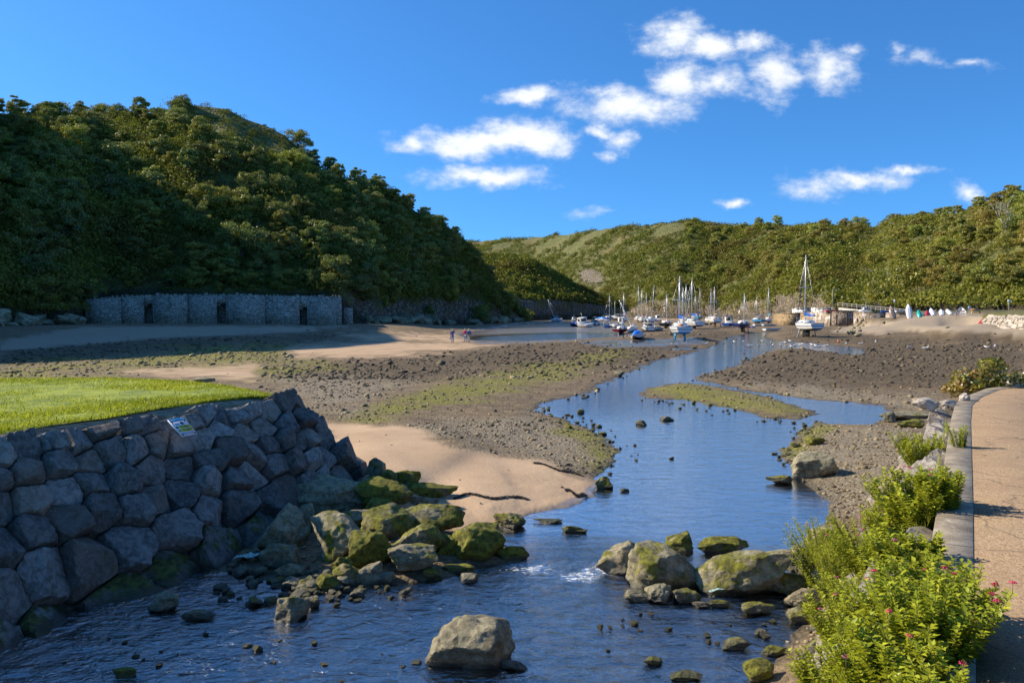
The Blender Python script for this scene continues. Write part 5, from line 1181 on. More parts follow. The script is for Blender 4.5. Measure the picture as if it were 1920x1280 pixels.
def hull_part(Gd, k0, k1, name, mat, parent, cap=True, th=0.0):
    n, m_, _ = Gd.shape; mb = MB()
    for sg in (1, -1):
        P_ = Gd[:, k0:k1 + 1].copy(); P_[..., 1] *= sg; w = k1 - k0 + 1; V = P_.reshape(-1, 3); Fc = []
        for i in range(n - 1):
            for k in range(w - 1):
                q = (i * w + k, (i + 1) * w + k, (i + 1) * w + k + 1, i * w + k + 1); Fc.append(q if sg > 0 else q[::-1])
        mb.add(V, Fc)
    if cap:
        st = [tuple(p) for p in Gd[0, k0:k1 + 1]] + [(p[0], -p[1], p[2]) for p in Gd[0, k0:k1 + 1][::-1]]; mb.add(st, [tuple(range(len(st)))])
    return mb.build(name, mat, parent, smooth=False)
def gel(c): return plain('paint_%03d_%03d_%03d' % tuple(int(x * 255) for x in c), c, .3, 0, .05, 1.5)
WHITE, CREAM, NAVY, BLUE, SKY_, RED, MAROON, BLACK, GREEN, TEAL, ORANGE, OCHRE, GREY, BROWN = (.8, .8, .79), (.62, .55, .42), (.02, .03, .12), (.02, .1, .45), (.05, .32, .6), (.5, .02, .025), (.2, .02, .03), (.02, .02, .022), (.01, .1, .05), (.01, .42, .36), (.75, .2, .03), (.62, .36, .03), (.35, .37, .4), (.16, .1, .06)
ALU = plain('mast_aluminium', (.62, .63, .64), .35, .3, .03); GLASS = plain('dark_window', (.02, .025, .03), .12, 0, 0); STEEL = plain('rail_steel', (.6, .6, .6), .3, .6, .03); WOOD = plain('varnished_wood', (.32, .15, .05), .5); RUB = plain('black_rubber', (.02, .02, .02), .7, 0, 0)
CLAY = plain('engine_white', (.7, .7, .7), .35, 0, .03)
def loft(mb, sec):
    """closed sections, each 4 points"""
    V = np.array(sec).reshape(-1, 3); n = len(sec); Fc = [(0, 1, 2, 3), tuple(4 * (n - 1) + k for k in (3, 2, 1, 0))]
    for i in range(n - 1):
        for k in range(4): k2 = (k + 1) % 4; Fc.append((4 * i + k, 4 * i + 4 + k, 4 * i + 4 + k2, 4 * i + k2))
    return mb.add(V, Fc)
def tri_section(x, w, z, zt, wt): return [(x, -w, z), (x, w, z), (x, wt, zt), (x, -wt, zt)]
def boat(name, px, py, label, cat, L, B, hd, heel=0, pitch=0, H=None, hull=WHITE, bottom=NAVY, deck=WHITE, mast=None, mastpx=None, cover=None, cabin='low', hatch=None, keel='fin', stripe=None, engine=False, canopy=None, group='boats aground in the harbour', z=None, transom=.72, genoa=None, spread=True, stays=True, flag=None, arch=False, Y=None, boom=True):
    if Y is not None:
        p = AT(px, py, Y); p.z = p.z if Y > 165 else gz(p.x, p.y)
    else: p = on_ground(px, py) if z is None else G(px, py, z)
    pm = p.y / F                                           # metres per photograph pixel
    H = H or .13 * L
    o = empty(name, p, (math.radians(heel), math.radians(pitch), math.radians(hd)), label, cat, group)
    lift = {'fin': .35, 'twin': .75, 'legs': .85, 'none': -.05}[keel] * (L / 8 if keel != 'none' else 1)
    Gd = hull_grid(L, B, H, transom); Gd[..., 2] += lift
    hull_part(Gd, 0, 4, 'hull', gel(hull), o); hull_part(Gd, 4, 7, 'underbody', gel(bottom), o)
    mb = MB()                                              # deck between the sheers, a little sunk
    s = Gd[:, 0].copy(); s[:, 2] -= .05; V = np.concatenate([s * [1, .97, 1], s * [1, -.97, 1]]); n = len(s); open_ = cabin in ('open',)
    mb.add(V, [(i, n + i, n + i + 1, i + 1) for i in range(n - 1)]) if not open_ else mb.add(np.concatenate([s * [.97, .93, 1] - [0, 0, H * .5], s * [.97, -.93, 1] - [0, 0, H * .5]]), [(i, n + i, n + i + 1, i + 1) for i in range(n - 1)])
    mb.build('deck' if not open_ else 'floorboards', gel(deck), o)
    mb = MB(); pts = [tuple(q) for q in Gd[:, 0]] ; mb.tube(pts, .035, 5).tube([(x, -y, z_) for x, y, z_ in pts], .035, 5); mb.tube([(pts[0][0], pts[0][1], pts[0][2]), (pts[0][0], -pts[0][1], pts[0][2])], .03, 5); mb.build('rubbing_strake', gel(stripe or tuple(x * .55 for x in hull)), o)
    if stripe:
        mb = MB(); q = Gd[:, 2]
        for sg in (1, -1): mb.tube([(x, (y + .012) * sg, z_) for x, y, z_ in q], .045, 4)
        mb.tube([(q[0][0] - .012, q[0][1], q[0][2]), (q[0][0] - .012, -q[0][1], q[0][2])], .045, 4); mb.build('stripe', gel(stripe), o)
    zd = lift + H * .95
    if cabin == 'low':
        w = B * .33; mb = MB(); loft(mb, [tri_section(-.12 * L, w, zd - .1, zd + .42, w * .82), tri_section(.1 * L, w, zd - .1, zd + .46, w * .8), tri_section(.26 * L, w * .62, zd - .1, zd + .3, w * .5), tri_section(.34 * L, w * .3, zd - .1, zd + .1, w * .2)])
        cb = mb.build('cabin', gel(deck), o); mb = MB()
        for sg in (1, -1): loft(mb, [[(-.08 * L, sg * w * .97, zd + .1), (-.08 * L, sg * w * .9, zd + .26), (-.08 * L, sg * w * .8, zd + .26), (-.08 * L, sg * w * .8, zd + .1)], [(.14 * L, sg * w * .93, zd + .1), (.14 * L, sg * w * .83, zd + .26), (.14 * L, sg * w * .7, zd + .26), (.14 * L, sg * w * .7, zd + .1)]])
        mb.build('window', GLASS, cb)
        mb = MB(); mb.box((-.12 * L - .02, 0, zd + .12), (.05, B * .2, .42)); mb.build('companionway', gel(hatch or BROWN), cb)
        mb = MB(); mb.box((-.3 * L, 0, zd - .02), (.3 * L, B * .42, .08)); mb.build('cockpit', gel(GREY), o)
        mb = MB()
        for sg in (1, -1): mb.tube([(-.47 * L, sg * B * .3, zd), (-.47 * L, sg * B * .3, zd + .6), (-.3 * L, sg * B * .42, zd + .6), (-.3 * L, sg * B * .42, zd)], .022, 4)
        mb.tube([(-.47 * L, -B * .3, zd + .6), (-.47 * L, B * .3, zd + .6)], .022, 4); mb.build('pushpit', STEEL, o)
        mb = MB(); mb.tube([(.34 * L, B * .16, zd + .05), (.36 * L, B * .14, zd + .65), (.5 * L, 0, zd + .75), (.36 * L, -B * .14, zd + .65), (.34 * L, -B * .16, zd + .05)], .022, 4); mb.build('pulpit', STEEL, o)
    elif cabin in ('wheel', 'cuddy'):
        hh = 1.5 if cabin == 'wheel' else .8; w = B * .34; mb = MB(); a = -.05 * L
        loft(mb, [tri_section(a, w, zd - .1, zd + hh, w * .9), tri_section(a + .22 * L, w, zd - .1, zd + hh * .96, w * .88), tri_section(a + .3 * L, w * .95, zd - .1, zd + hh * .45, w * .85), tri_section(.4 * L, w * .4, zd - .1, zd + .15, w * .3)])
        cb = mb.build('wheelhouse', gel(deck), o); mb = MB()
        for sg in (1, -1): loft(mb, [[(a + .03 * L, sg * w * 1.0, zd + hh * .5), (a + .03 * L, sg * w * .95, zd + hh * .88), (a + .03 * L, sg * w * .8, zd + hh * .88), (a + .03 * L, sg * w * .8, zd + hh * .5)], [(a + .2 * L, sg * w * 1.0, zd + hh * .5), (a + .2 * L, sg * w * .94, zd + hh * .86), (a + .2 * L, sg * w * .8, zd + hh * .86), (a + .2 * L, sg * w * .8, zd + hh * .5)]])
        mb.add([(a + .225 * L, -w * .8, zd + hh * .9), (a + .225 * L, w * .8, zd + hh * .9), (a + .305 * L, w * .8, zd + hh * .5), (a + .305 * L, -w * .8, zd + hh * .5)], [(0, 3, 2, 1)])
        mb.box((a - .01, 0, zd + hh * .62), (.03, w * 1.3, hh * .5)); mb.build('window', GLASS, cb)
        mb = MB(); mb.box((a + .1 * L, 0, zd + hh + .06), (.3 * L, w * 2.05, .07)); mb.build('roof', gel(WHITE), cb)
        mb = MB(); mb.tube([(a + .1 * L, 0, zd + hh), (a + .1 * L, 0, zd + hh + 1.1)], .025, 4); mb.build('aerial', STEEL, cb)
    elif cabin == 'open':
        for k, x in enumerate((-.28, 0, .22)):
            mb = MB(); yy_ = np.interp(x * L, Gd[:, 0, 0], Gd[:, 0, 1]); mb.box((x * L, 0, lift + H * .72), (.24, yy_ * 1.86, .04)); mb.build('thwart', WOOD, o)
    elif cabin == 'cover':
        mb = MB(); a, b = -.42 * L, .42 * L; w = B * .46; loft(mb, [tri_section(a, w * .85, zd - .12, zd + .2, w * .4), tri_section(a * .4, w, zd - .12, zd + .75, .12), tri_section(b * .3, w, zd - .12, zd + .7, .1), tri_section(b, w * .3, zd - .1, zd + .1, .05)]); mb.build('boat_cover', gel(cover or BLUE), o)
    if canopy:
        mb = MB(); mb.box((-.2 * L, 0, zd + 1.65), (.34 * L, B * .78, .08)); cn_ = mb.build('canopy', gel(canopy), o); mb = MB()
        for sx in (-.35, -.05):
            for sg in (1, -1): mb.tube([(sx * L, sg * B * .37, zd - .05), (sx * L, sg * B * .37, zd + 1.62)], .03, 4)
        mb.build('canopy_frame', STEEL, cn_)
    if arch:
        mb = MB(); mb.tube([(-.25 * L, -B * .42, zd), (-.22 * L, -B * .38, zd + 1.0), (-.2 * L, -B * .2, zd + 1.25), (-.2 * L, B * .2, zd + 1.25), (-.22 * L, B * .38, zd + 1.0), (-.25 * L, B * .42, zd)], .07, 6); mb.build('arch', gel(WHITE), o)
    if engine:
        for sy in ((-.25, .25) if engine == 2 else (0,)):
            e_ = MB(); x = -L / 2 - .18; e_.box((x, sy * B, zd + .25), (.34, .3, .42), taper=.75); en = e_.build('outboard_motor', CLAY if engine != 'black' else RUB, o); e_ = MB(); e_.box((x + .05, sy * B, zd - .3), (.14, .1, .75)).box((x, sy * B, zd - .68), (.36, .06, .14)); e_.build('motor_leg', RUB, en)
    if keel == 'twin':
        for sg in (1, -1):
            mb = MB(); loft(mb, [[(-.1 * L, sg * B * .2, lift + .25), (-.1 * L, sg * B * .2 + .16, lift + .25), (-.08 * L, sg * B * .24 + .13, -.06), (-.08 * L, sg * B * .24, -.06)], [(.1 * L, sg * B * .2, lift + .25), (.1 * L, sg * B * .2 + .16, lift + .25), (.08 * L, sg * B * .24 + .13, -.06), (.08 * L, sg * B * .24, -.06)]]); mb.build('bilge_keel', gel(bottom), o)
        mb = MB(); mb.box((-.44 * L, 0, lift * .6), (.3, .07, lift * 1.2)); mb.build('rudder', gel(bottom), o)
    elif keel == 'fin':
        mb = MB(); mb.box((0, 0, lift * .5), (.4 * L, .14, lift * 1.15)); mb.build('keel', gel(bottom), o)
    elif keel == 'legs':
        mb = MB(); mb.box((0, 0, lift * .5), (.26 * L, .22, lift * 1.15)); mb.build('keel', gel(bottom), o)
        for sg in (1, -1):
            mb = MB(); mb.tube([(-.02 * L, sg * B * .4, lift + .3), (-.02 * L, sg * B * .5, -.05)], .08, 6); mb.box((-.02 * L, sg * B * .5, 0), (.3, .25, .08)); mb.build('leg', gel(GREY), o)
    if mast:
        Hm = mast; x = .08 * L; mm = MB(); z0 = zd + (.3 if cabin == 'low' else 0); mm.tube([(x, 0, zd - .1), (x, 0, Hm * .6), (x, 0, Hm)], [.1, .09, .06], 7); ms = mm.build('mast', ALU if not isinstance(mast, str) else WOOD, o)
        if spread:
            mm = MB(); zz = zd + (Hm - zd) * .52; mm.tube([(x, -.62 * B / 2.4 - .2, zz), (x, 0, zz + .05), (x, .62 * B / 2.4 + .2, zz)], .04, 5); mm.build('spreaders', ALU, ms)
        mm = MB(); mm.tube([(x, 0, Hm), (x - .25, 0, Hm + .12)], .03, 4); mm.build('wind_vane', RUB, ms)
        if stays:
            mm = MB(); zz = zd + (Hm - zd) * .52
            for sg in (1, -1): mm.tube([(x, sg * B * .45, zd), (x, sg * (.62 * B / 2.4 + .2), zz), (x, 0, Hm * .98)], .013, 3)
            mm.tube([(.49 * L, 0, zd + .1), (x, 0, Hm * .97)], .03 if not genoa else .02, 3).tube([(-.49 * L, 0, zd + .1), (x, 0, Hm)], .018, 3); mm.build('rigging', STEEL, ms)
        if boom:
            mm = MB(); zb_ = zd + 1.0; mm.tube([(x, 0, zb_), (-.36 * L, 0, zb_ + .1)], .06, 6); bm_ = mm.build('boom', ALU, ms)
            if cover:
                mm = MB(); mm.tube([(x + .1, 0, zb_ + .95), (x - .05, 0, zb_ + .4), (-.12 * L, 0, zb_ + .26), (-.37 * L, 0, zb_ + .22)], [.12, .26, .2, .12], 8); mm.build('sail_cover', gel(cover), bm_)
        if genoa:
            mm = MB(); mm.tube([(.485 * L, 0, zd + .3), (.3 * L, 0, zd + (Hm - zd) * .42), (x + .1, 0, Hm * .93)], [.035, .075, .035], 6); mm.build('furled_jib', gel(genoa), o)
    if flag:
        mm = MB(); mm.tube([(-.48 * L, 0, zd), (-.52 * L, 0, zd + 1.4)], .025, 4).box((-.5 * L, .3, zd + 1.15), (.02, .6, .4)); mm.build('flag', gel(flag), o)
    return o
def mh(py_base, py_top, px):
    p = on_ground(px, py_base); return (py_base - py_top) * p.y / F
yb = lambda px, py, top, label, L=8.0, hd=80, **k: boat('sailing_boat', px, py, label, 'sailing boat', L, k.pop('B', L * .34), 90 + (hd - 90) * .5, mast=mh(py, top, px), **k)
mb_ = lambda px, py, label, L=6.0, hd=80, **k: boat('motor_boat', px, py, label, 'motor boat', L, k.pop('B', L * .4), 90 + (hd - 90) * .5, keel=k.pop('keel', 'none'), **k)
dg = lambda px, py, label, L=3.6, hd=20, **k: boat('dinghy', px, py, label, 'dinghy', L, k.pop('B', L * .4), hd, keel='none', cabin=k.pop('cabin', 'open'), H=k.pop('H', .5), **k)
# the two near yachts
yb(1275, 637, 517, 'white twin keeled yacht seen from astern with orange washboards, blue keels', 8.6, 84, B=3.1, keel='twin', bottom=(.02, .2, .36), stripe=(.05, .06, .1), hatch=ORANGE, cover=BLUE, H=1.25)
yb(1512, 631, 478, 'lone white yacht on legs at the right with a tall mast and blue sail cover', 8.8, 92, B=2.95, keel='legs', bottom=BLACK, cover=BLUE, genoa=NAVY, stripe=NAVY, H=1.3, hatch=GREY)
# left group
yb(1043, 603, 558, 'small grey blue sailing boat heeled to the right, alone on the left', 7.0, 150, heel=-22, bottom=GREY, hull=(.4, .45, .5), cover=SKY_, keel='none', spread=False)
mb_(1076, 602, 'small white motor boat behind the blue covered one at the left of the fleet', 5.0, 75, cabin='cuddy')
mb_(1078, 612, 'blue motor boat under a blue cover, nearest at the left of the fleet', 4.6, 160, hull=NAVY, cabin='cover', cover=BLUE, heel=10)
mb_(1095, 613, 'white fishing cruiser with a tall wheelhouse, heeled, left of the fleet', 7.6, 130, cabin='wheel', heel=-10, bottom=NAVY, stripe=NAVY)
mb_(1116, 610, 'white motor boat with dark windows and open stern beside the tall wheelhouse cruiser', 6.2, 115, cabin='cuddy', engine=1, canopy=WHITE)
mb_(1128, 602, 'white boat under a bright blue tent cover, far left', 7.0, 170, cabin='cover', cover=(.03, .2, .7))
yb(1141, 601, 552, 'white sailing boat with crossed spreaders behind the blue tent cover', 7.6, 10, stripe=BLUE)
mb_(1139, 614, 'small bright blue boat with a white hoop over it', 4.8, 60, hull=(.03, .22, .6), bottom=BROWN, cabin='open', arch=True)
dg(1151, 614, 'plain white dinghy upright on the mud beside the bright blue boat', 4.2, 100, H=.9)
yb(1155, 600, 563, 'white sailing boat with a bare short mast and long boom', 7.8, 175, spread=False, stays=False)
mb_(1164, 611, 'white motor boat with dark open cockpit right of the plain white dinghy', 5.4, 50, cabin='wheel', engine='black')
boat('sailing_boat', 1165, 625, 'dark red day boat with a white deck and a short mast at its end', 'sailing boat', 5.4, 2.1, 60, hull=MAROON, bottom=MAROON, mast=mh(625, 594, 1165), cabin='low', keel='fin', boom=False, spread=False, stays=False)
yb(1170, 604, 548, 'white sailing boat with a blue sail cover and orange flag beyond the dark red one', 8.0, 95, cover=BLUE, flag=ORANGE)
yb(1188, 622, 556, 'white yacht heeled steeply to the left behind the bright blue and white boat', 7.2, 60, heel=-25, keel='none', boom=False)
mb_(1196, 635, 'bright blue and white boat lying nearest the pool of water', 5.2, 405, B=2.1, cabin='cover', cover=(.03, .22, .75), hull=WHITE, bottom=NAVY, heel=12, engine='black')
yb(1197, 604, 535, 'white yacht with a tall pale mast, left one of the close pair', 9.0, 85)
yb(1204, 605, 541, 'white yacht with a tan mast, right one of the close pair', 8.6, 92, hatch=ORANGE, flag=RED)
yb(1212, 603, 548, 'white yacht with a thin mast behind the pale blue canopy boat', 8.0, 80, spread=False)
yb(1221, 607, 534, 'large white yacht with a thick grey mast and wide spreaders leaning slightly right', 9.6, 70, heel=4, genoa=GREY)
mb_(1216, 621, 'white twin engined catamaran with a pale blue canopy', 6.8, 86, B=3.1, cabin='cuddy', canopy=(.5, .7, .72), engine=2, bottom=BLACK)
mb_(1234, 603, 'white wheelhouse boat with an orange band left of the black hulled boat', 6.4, 60, cabin='wheel', stripe=ORANGE)
yb(1249, 615, 551, 'black hulled sailing boat with a cluttered white deck and two masts', 7.6, 45, hull=BLACK, bottom=BROWN, hatch=ORANGE)
dg(1236, 620, 'beige open dinghy lying before the black hulled boat', 4.6, 70, hull=CREAM, H=.8)
yb(1281, 612, 540, 'white yacht close behind the twin keeled one, seen over its deck', 8.4, 88, cover=NAVY)
yb(1287, 608, 533, 'white yacht with a slim mast just right of the twin keeled one', 8.6, 95)
yb(1299, 616, 521, 'big white yacht with thick furled jib behind the twin keeled one', 9.4, 100, cover=BLUE, genoa=(.6, .62, .66), stripe=GREY)
mb_(1268, 597, 'small white motor boat far behind beside the red mooring buoy', 6.0, 160, cabin='cuddy', stripe=BLUE)
yb(1304, 599, 554, 'white yacht with a short tan mast far behind, left of the sky blue hull', 8.0, 90)
yb(1311, 600, 540, 'sky blue hulled yacht with two stays standing high on its keel, far behind', 9.0, 30, hull=(.1, .4, .6), bottom=BROWN, cover=BLUE)
boat('inflatable_boat', 1320, 609, 'dark inflatable tender on the mud between the white yachts', 'dinghy', 4.0, 1.7, 160, hull=BLACK, bottom=BLACK, keel='none', cabin='open', H=.5, engine='black')
mb_(1329, 603, 'white cabin boat with a low windscreen left of the yacht on legs', 6.2, 110, cabin='cuddy')
yb(1340, 613, 537, 'white yacht on short legs with an orange hatch in the middle of the fleet', 8.2, 80, keel='legs', hatch=ORANGE, bottom=BROWN)
yb(1333, 604, 541, 'white yacht with a sky blue furled jib behind the yacht on short legs', 8.4, 75, genoa=SKY_)
mb_(1366, 611, 'blue hulled fishing boat with a white wheelhouse and blue canopy', 6.4, 35, hull=BLUE, cabin='wheel', bottom=NAVY, canopy=BLUE)
dg(1383, 610, 'white dinghy with a dark bottom heeled beside the blue fishing boat', 4.6, 30, bottom=BLACK, H=.8, heel=-14)
mb_(1382, 597, 'little grey motor boat alone on the far sand', 4.6, 90, cabin='cuddy', hull=GREY, engine='black')
yb(1393, 622, 549, 'navy hulled sailing boat on dark legs with a cream cabin at the stream edge', 7.0, 15, hull=NAVY, bottom=BROWN, keel='legs', H=1.0)
yb(1420, 606, 557, 'bright blue hulled yacht standing right of the navy one', 7.0, 120, hull=(.03, .25, .55), bottom=NAVY, hatch=BLACK, cover=NAVY)
mb_(1429, 600, 'white cruiser with framed wheelhouse windows behind the yacht with the sky blue cover', 7.0, 70, cabin='wheel')
yb(1441, 606, 539, 'white yacht with a sky blue boom cover, last before the quay', 8.4, 70, cover=SKY_, bottom=BROWN, hatch=ORANGE, genoa=(.6, .62, .66))
mb_(1450, 598, 'white motor boat under a blue awning close to the quay end', 7.0, 40, cabin='cuddy', canopy=BLUE)
dg(1431, 619, 'long ochre yellow open boat at the stream edge', 4.3, 25, hull=OCHRE, bottom=OCHRE, H=.6)
dg(1449, 620, 'long pale grey dinghy lying nearest the stream right of the ochre boat', 4.3, 22, hull=(.6, .64, .7), bottom=(.6, .64, .7), H=.55)
dg(1427, 611, 'white dinghy behind the ochre yellow boat', 4.0, 15, H=.5); dg(1443, 611, 'bluish white dinghy behind the ochre yellow boat, nearer the quay', 4.8, 25, H=.5, hull=(.7, .72, .75))
dg(1409, 617, 'small blue and white tender left of the ochre boat', 2.6, 100, hull=BLUE, H=.6)
# buoys
def buoy(px, py, r, c, label):
    p = on_ground(px, py); o = empty('mooring_buoy', p, label=label, cat='buoy'); V, Fc = ICO[3]
    mesh_np('float', V * r + [0, 0, r * .9], Fc, gel(c), o, smooth=True); mb = MB(); mb.tube([(0, 0, r * 1.8), (0, 0, r * 2.1)], .03, 5); mb.tube([(-.06, 0, r * 2.1), (0, 0, r * 2.25), (.06, 0, r * 2.1)], .02, 4); mb.build('ring', STEEL, o)
buoy(1262, 595, .42, (.75, .06, .03), 'red mooring buoy on the far sand among the white boats'); buoy(1403, 617, .45, (.8, .16, .03), 'orange mooring buoy beside the small blue tender'); buoy(1143, 614, .3, (.75, .2, .15), 'pale red buoy beside the small bright blue boat'); buoy(1572, 642, .16, (.8, .16, .03), 'tiny orange buoy on the weed beyond the gulls'); buoy(1080, 641, .14, (.8, .6, .03), 'tiny yellow buoy on the mud before the fleet'); buoy(1658, 596, .35, (.75, .75, .75), 'white buoy on the rubble at the end of the quay')
# dinghies ashore
GA = 'boats ashore by the quay and beach'
def upturned(px, py, Y, L, hd, c, label, tilt=0, strake=None, z=None):
    p = AT(px, py, Y); p.z = gz(p.x, p.y) + (.0 if tilt else .05); o = empty('dinghy', p, (0, 0, 0), label, 'dinghy', GA); o.rotation_euler = (math.pi, math.radians(tilt), math.radians(hd))
    Gd = hull_grid(L, L * .4, L * .13, .8); Gd[..., 2] -= L * .13
    if tilt: Gd[..., 0] += L / 2
    hull_part(Gd, 0, 7, 'hull', gel(c), o); mb = MB(); pts = [tuple(q) for q in Gd[:, 0]]; mb.tube(pts, .05, 5).tube([(x, -y, z_) for x, y, z_ in pts], .05, 5); mb.build('gunwale', gel(strake or tuple(x * .6 for x in c)), o)
    mb = MB(); mb.tube([tuple(q - np.array([0, 0, .02])) for q in Gd[:, 7]], .05, 5); mb.build('keel_strip', gel(tuple(x * .7 for x in c)), o); return o
def ashore(px, py, Y, L, hd, label, **k):
    return boat('dinghy', px, py, label, 'dinghy', L, k.pop('B', L * .4), hd, keel='none', Y=Y, cabin=k.pop('cabin', 'open'), H=k.pop('H', .55), group=GA, **k)
ashore(1563, 585.5, 186, 4.2, 6, 'red and white open boat on the quay under the lamp post', hull=(.6, .05, .06), bottom=WHITE)
ashore(1590, 586, 184, 4.2, 175, 'dark green and white open boat on the quay right of the red one', hull=GREEN, bottom=GREEN, deck=WHITE)
ashore(1625, 587, 180, 4.4, 170, 'white day boat with a rounded cabin on the quay', cabin='cuddy', hull=WHITE)
ashore(1647, 587, 177, 3.4, 10, 'dark green dinghy on the quay behind the white day boat', hull=GREEN, bottom=GREEN)
ashore(1661, 587, 174, 2.2, 0, 'small blue tender on the quay next to the brown covered boat', hull=BLUE, bottom=BLUE)
upturned(1676, 598, 160, 3.0, 95, (.3, .22, .18), 'brown boat stood on end leaning on the quay', tilt=-62)
upturned(1706, 596, 152, 3.0, 88, WHITE, 'white dinghy stood on end with its point up on the beach', tilt=-72)
ashore(1693, 586, 168, 3.2, 0, 'low white dinghy behind the upended white one', hull=WHITE)
upturned(1725, 596, 150, 1.9, 80, TEAL, 'bright teal dinghy propped up on the beach', tilt=-50)
upturned(1736, 585, 158, 3.4, 10, (.18, .42, .36), 'pale green boat upside down behind the teal dinghy')
upturned(1738, 591, 150, 2.0, 60, (.45, .04, .05), 'red dinghy upside down right of the teal one', tilt=-30)
upturned(1751, 588, 148, 2.4, 80, WHITE, 'white dinghy with a blue rim, first in the row of upturned boats', tilt=-35, strake=BLUE)
upturned(1767, 588, 147, 2.3, 70, WHITE, 'white dinghy second in the row of upturned boats', tilt=-30)
upturned(1784, 589, 146, 2.4, 85, (.7, .7, .66), 'white rounded dinghy third in the row, left of the grey inflatable', tilt=-25)
o = boat('inflatable_boat', 1802, 588, 'pale inflatable boat tipped up on its trailer with a white outboard', 'dinghy', 3.8, 1.7, 60, pitch=-32, hull=(.6, .6, .58), bottom=GREY, keel='none', cabin='open', H=.55, Y=146, group=GA, engine=1)
upturned(1837, 593, 132, 2.6, 35, (.55, .03, .03), 'red and white dinghy tilted up on the sloping bank', tilt=-30, strake=WHITE)
ashore(1870, 584, 128, 1.4, 0, 'white tub shaped tender on the grass above the boulder wall', H=.6, B=.9)
# ================= gulls
def gull_mesh():
    root = empty('gull'); mb = MB()
    mb.tube([(-.24, 0, .2), (-.14, 0, .21), (0, 0, .215), (.1, 0, .235), (.16, 0, .29), (.2, 0, .325), (.245, 0, .32)], [.012, .05, .085, .07, .042, .042, .015], 8); b = mb.build('body', plain('gull_white', (.8, .8, .8), .6, 0, .03), root, True)
    mb = MB()
    for sg in (1, -1): loft(mb, [[(-.3, sg * .03, .215), (-.3, sg * .04, .23), (-.3, sg * .05, .22), (-.3, sg * .04, .21)], [(-.05, sg * .06, .16), (-.05, sg * .05, .29), (-.05, sg * .1, .25), (-.05, sg * .1, .19)], [(.08, sg * .05, .2), (.08, sg * .05, .27), (.08, sg * .08, .25), (.08, sg * .08, .21)]])
    mb.build('wings', plain('gull_grey', (.42, .44, .47), .6, 0, .03), root)
    mb = MB()
    for sg in (1, -1): mb.tube([(0, sg * .035, .15), (.01, sg * .035, .08), (0, sg * .035, -.02)], .009, 4)
    mb.build('legs', plain('gull_pink', (.6, .35, .28), .6), root); mb = MB(); mb.tube([(.235, 0, .32), (.29, 0, .305)], [.014, .005], 5); mb.build('bill', plain('gull_yellow', (.75, .5, .05), .5), root)
    return root
g0 = gull_mesh(); gr_ = random.Random(8)
for k, (a, b) in enumerate([(1377, 644), (1393, 645), (1402, 651), (1407, 652), (1422, 653), (1430, 643), (1449, 651), (1464, 652), (1465, 647), (1473, 645), (1482, 643), (1483, 653), (1491, 652), (1523, 650), (1530, 652), (1535, 654), (1549, 652), (1586, 648), (1614, 647), (1642, 644), (1704, 656), (1736, 657), (1850, 655), (1865, 654), (1325, 648), (1446, 646), (1502, 650)]):
    p = on_ground(a, b); p.z = max(p.z, -.05); s = gr_.uniform(1.05, 1.35); lab = 'white gull standing on the dark weed far to the right' if a > 1680 else 'white gull standing in the shallow stream below the lone yacht'
    if k == 0: g0.location = p; g0.rotation_euler = (0, 0, 2); g0.scale = (s, s, s); tag(g0, lab, 'gull', 'gulls at the stream')
    else: dup(g0, p, (0, 0, gr_.uniform(0, 6.28)), (s, s, s), lab, 'gulls at the stream')
# ================= people
def skin(name, chain, mat, parent, sub=1):
    """chain: list of (point, radius, parent index); one continuous skinned surface"""
    me = bpy.data.meshes.new(name); me.from_pydata([c[0] for c in chain], [(i, c[2]) for i, c in enumerate(chain) if c[2] is not None], []); o = bpy.data.objects.new(name, me); COL.objects.link(o)
    md = o.modifiers.new('Skin', 'SKIN'); md.use_smooth_shade = True
    for i, c in enumerate(chain): r = c[1] if isinstance(c[1], tuple) else (c[1], c[1]); me.skin_vertices[0].data[i].radius = r; me.skin_vertices[0].data[i].use_root = (i == 0)
    ms = o.modifiers.new('Sub', 'SUBSURF'); ms.levels = ms.render_levels = sub
    dg_ = bpy.context.evaluated_depsgraph_get(); m2 = bpy.data.meshes.new_from_object(o.evaluated_get(dg_)); bpy.data.objects.remove(o)
    m2.materials.clear(); m2.materials.append(mat); o2 = link_me(name, m2, parent); return o2
SK = plain('skin', (.5, .3, .21), .6, 0, .05)
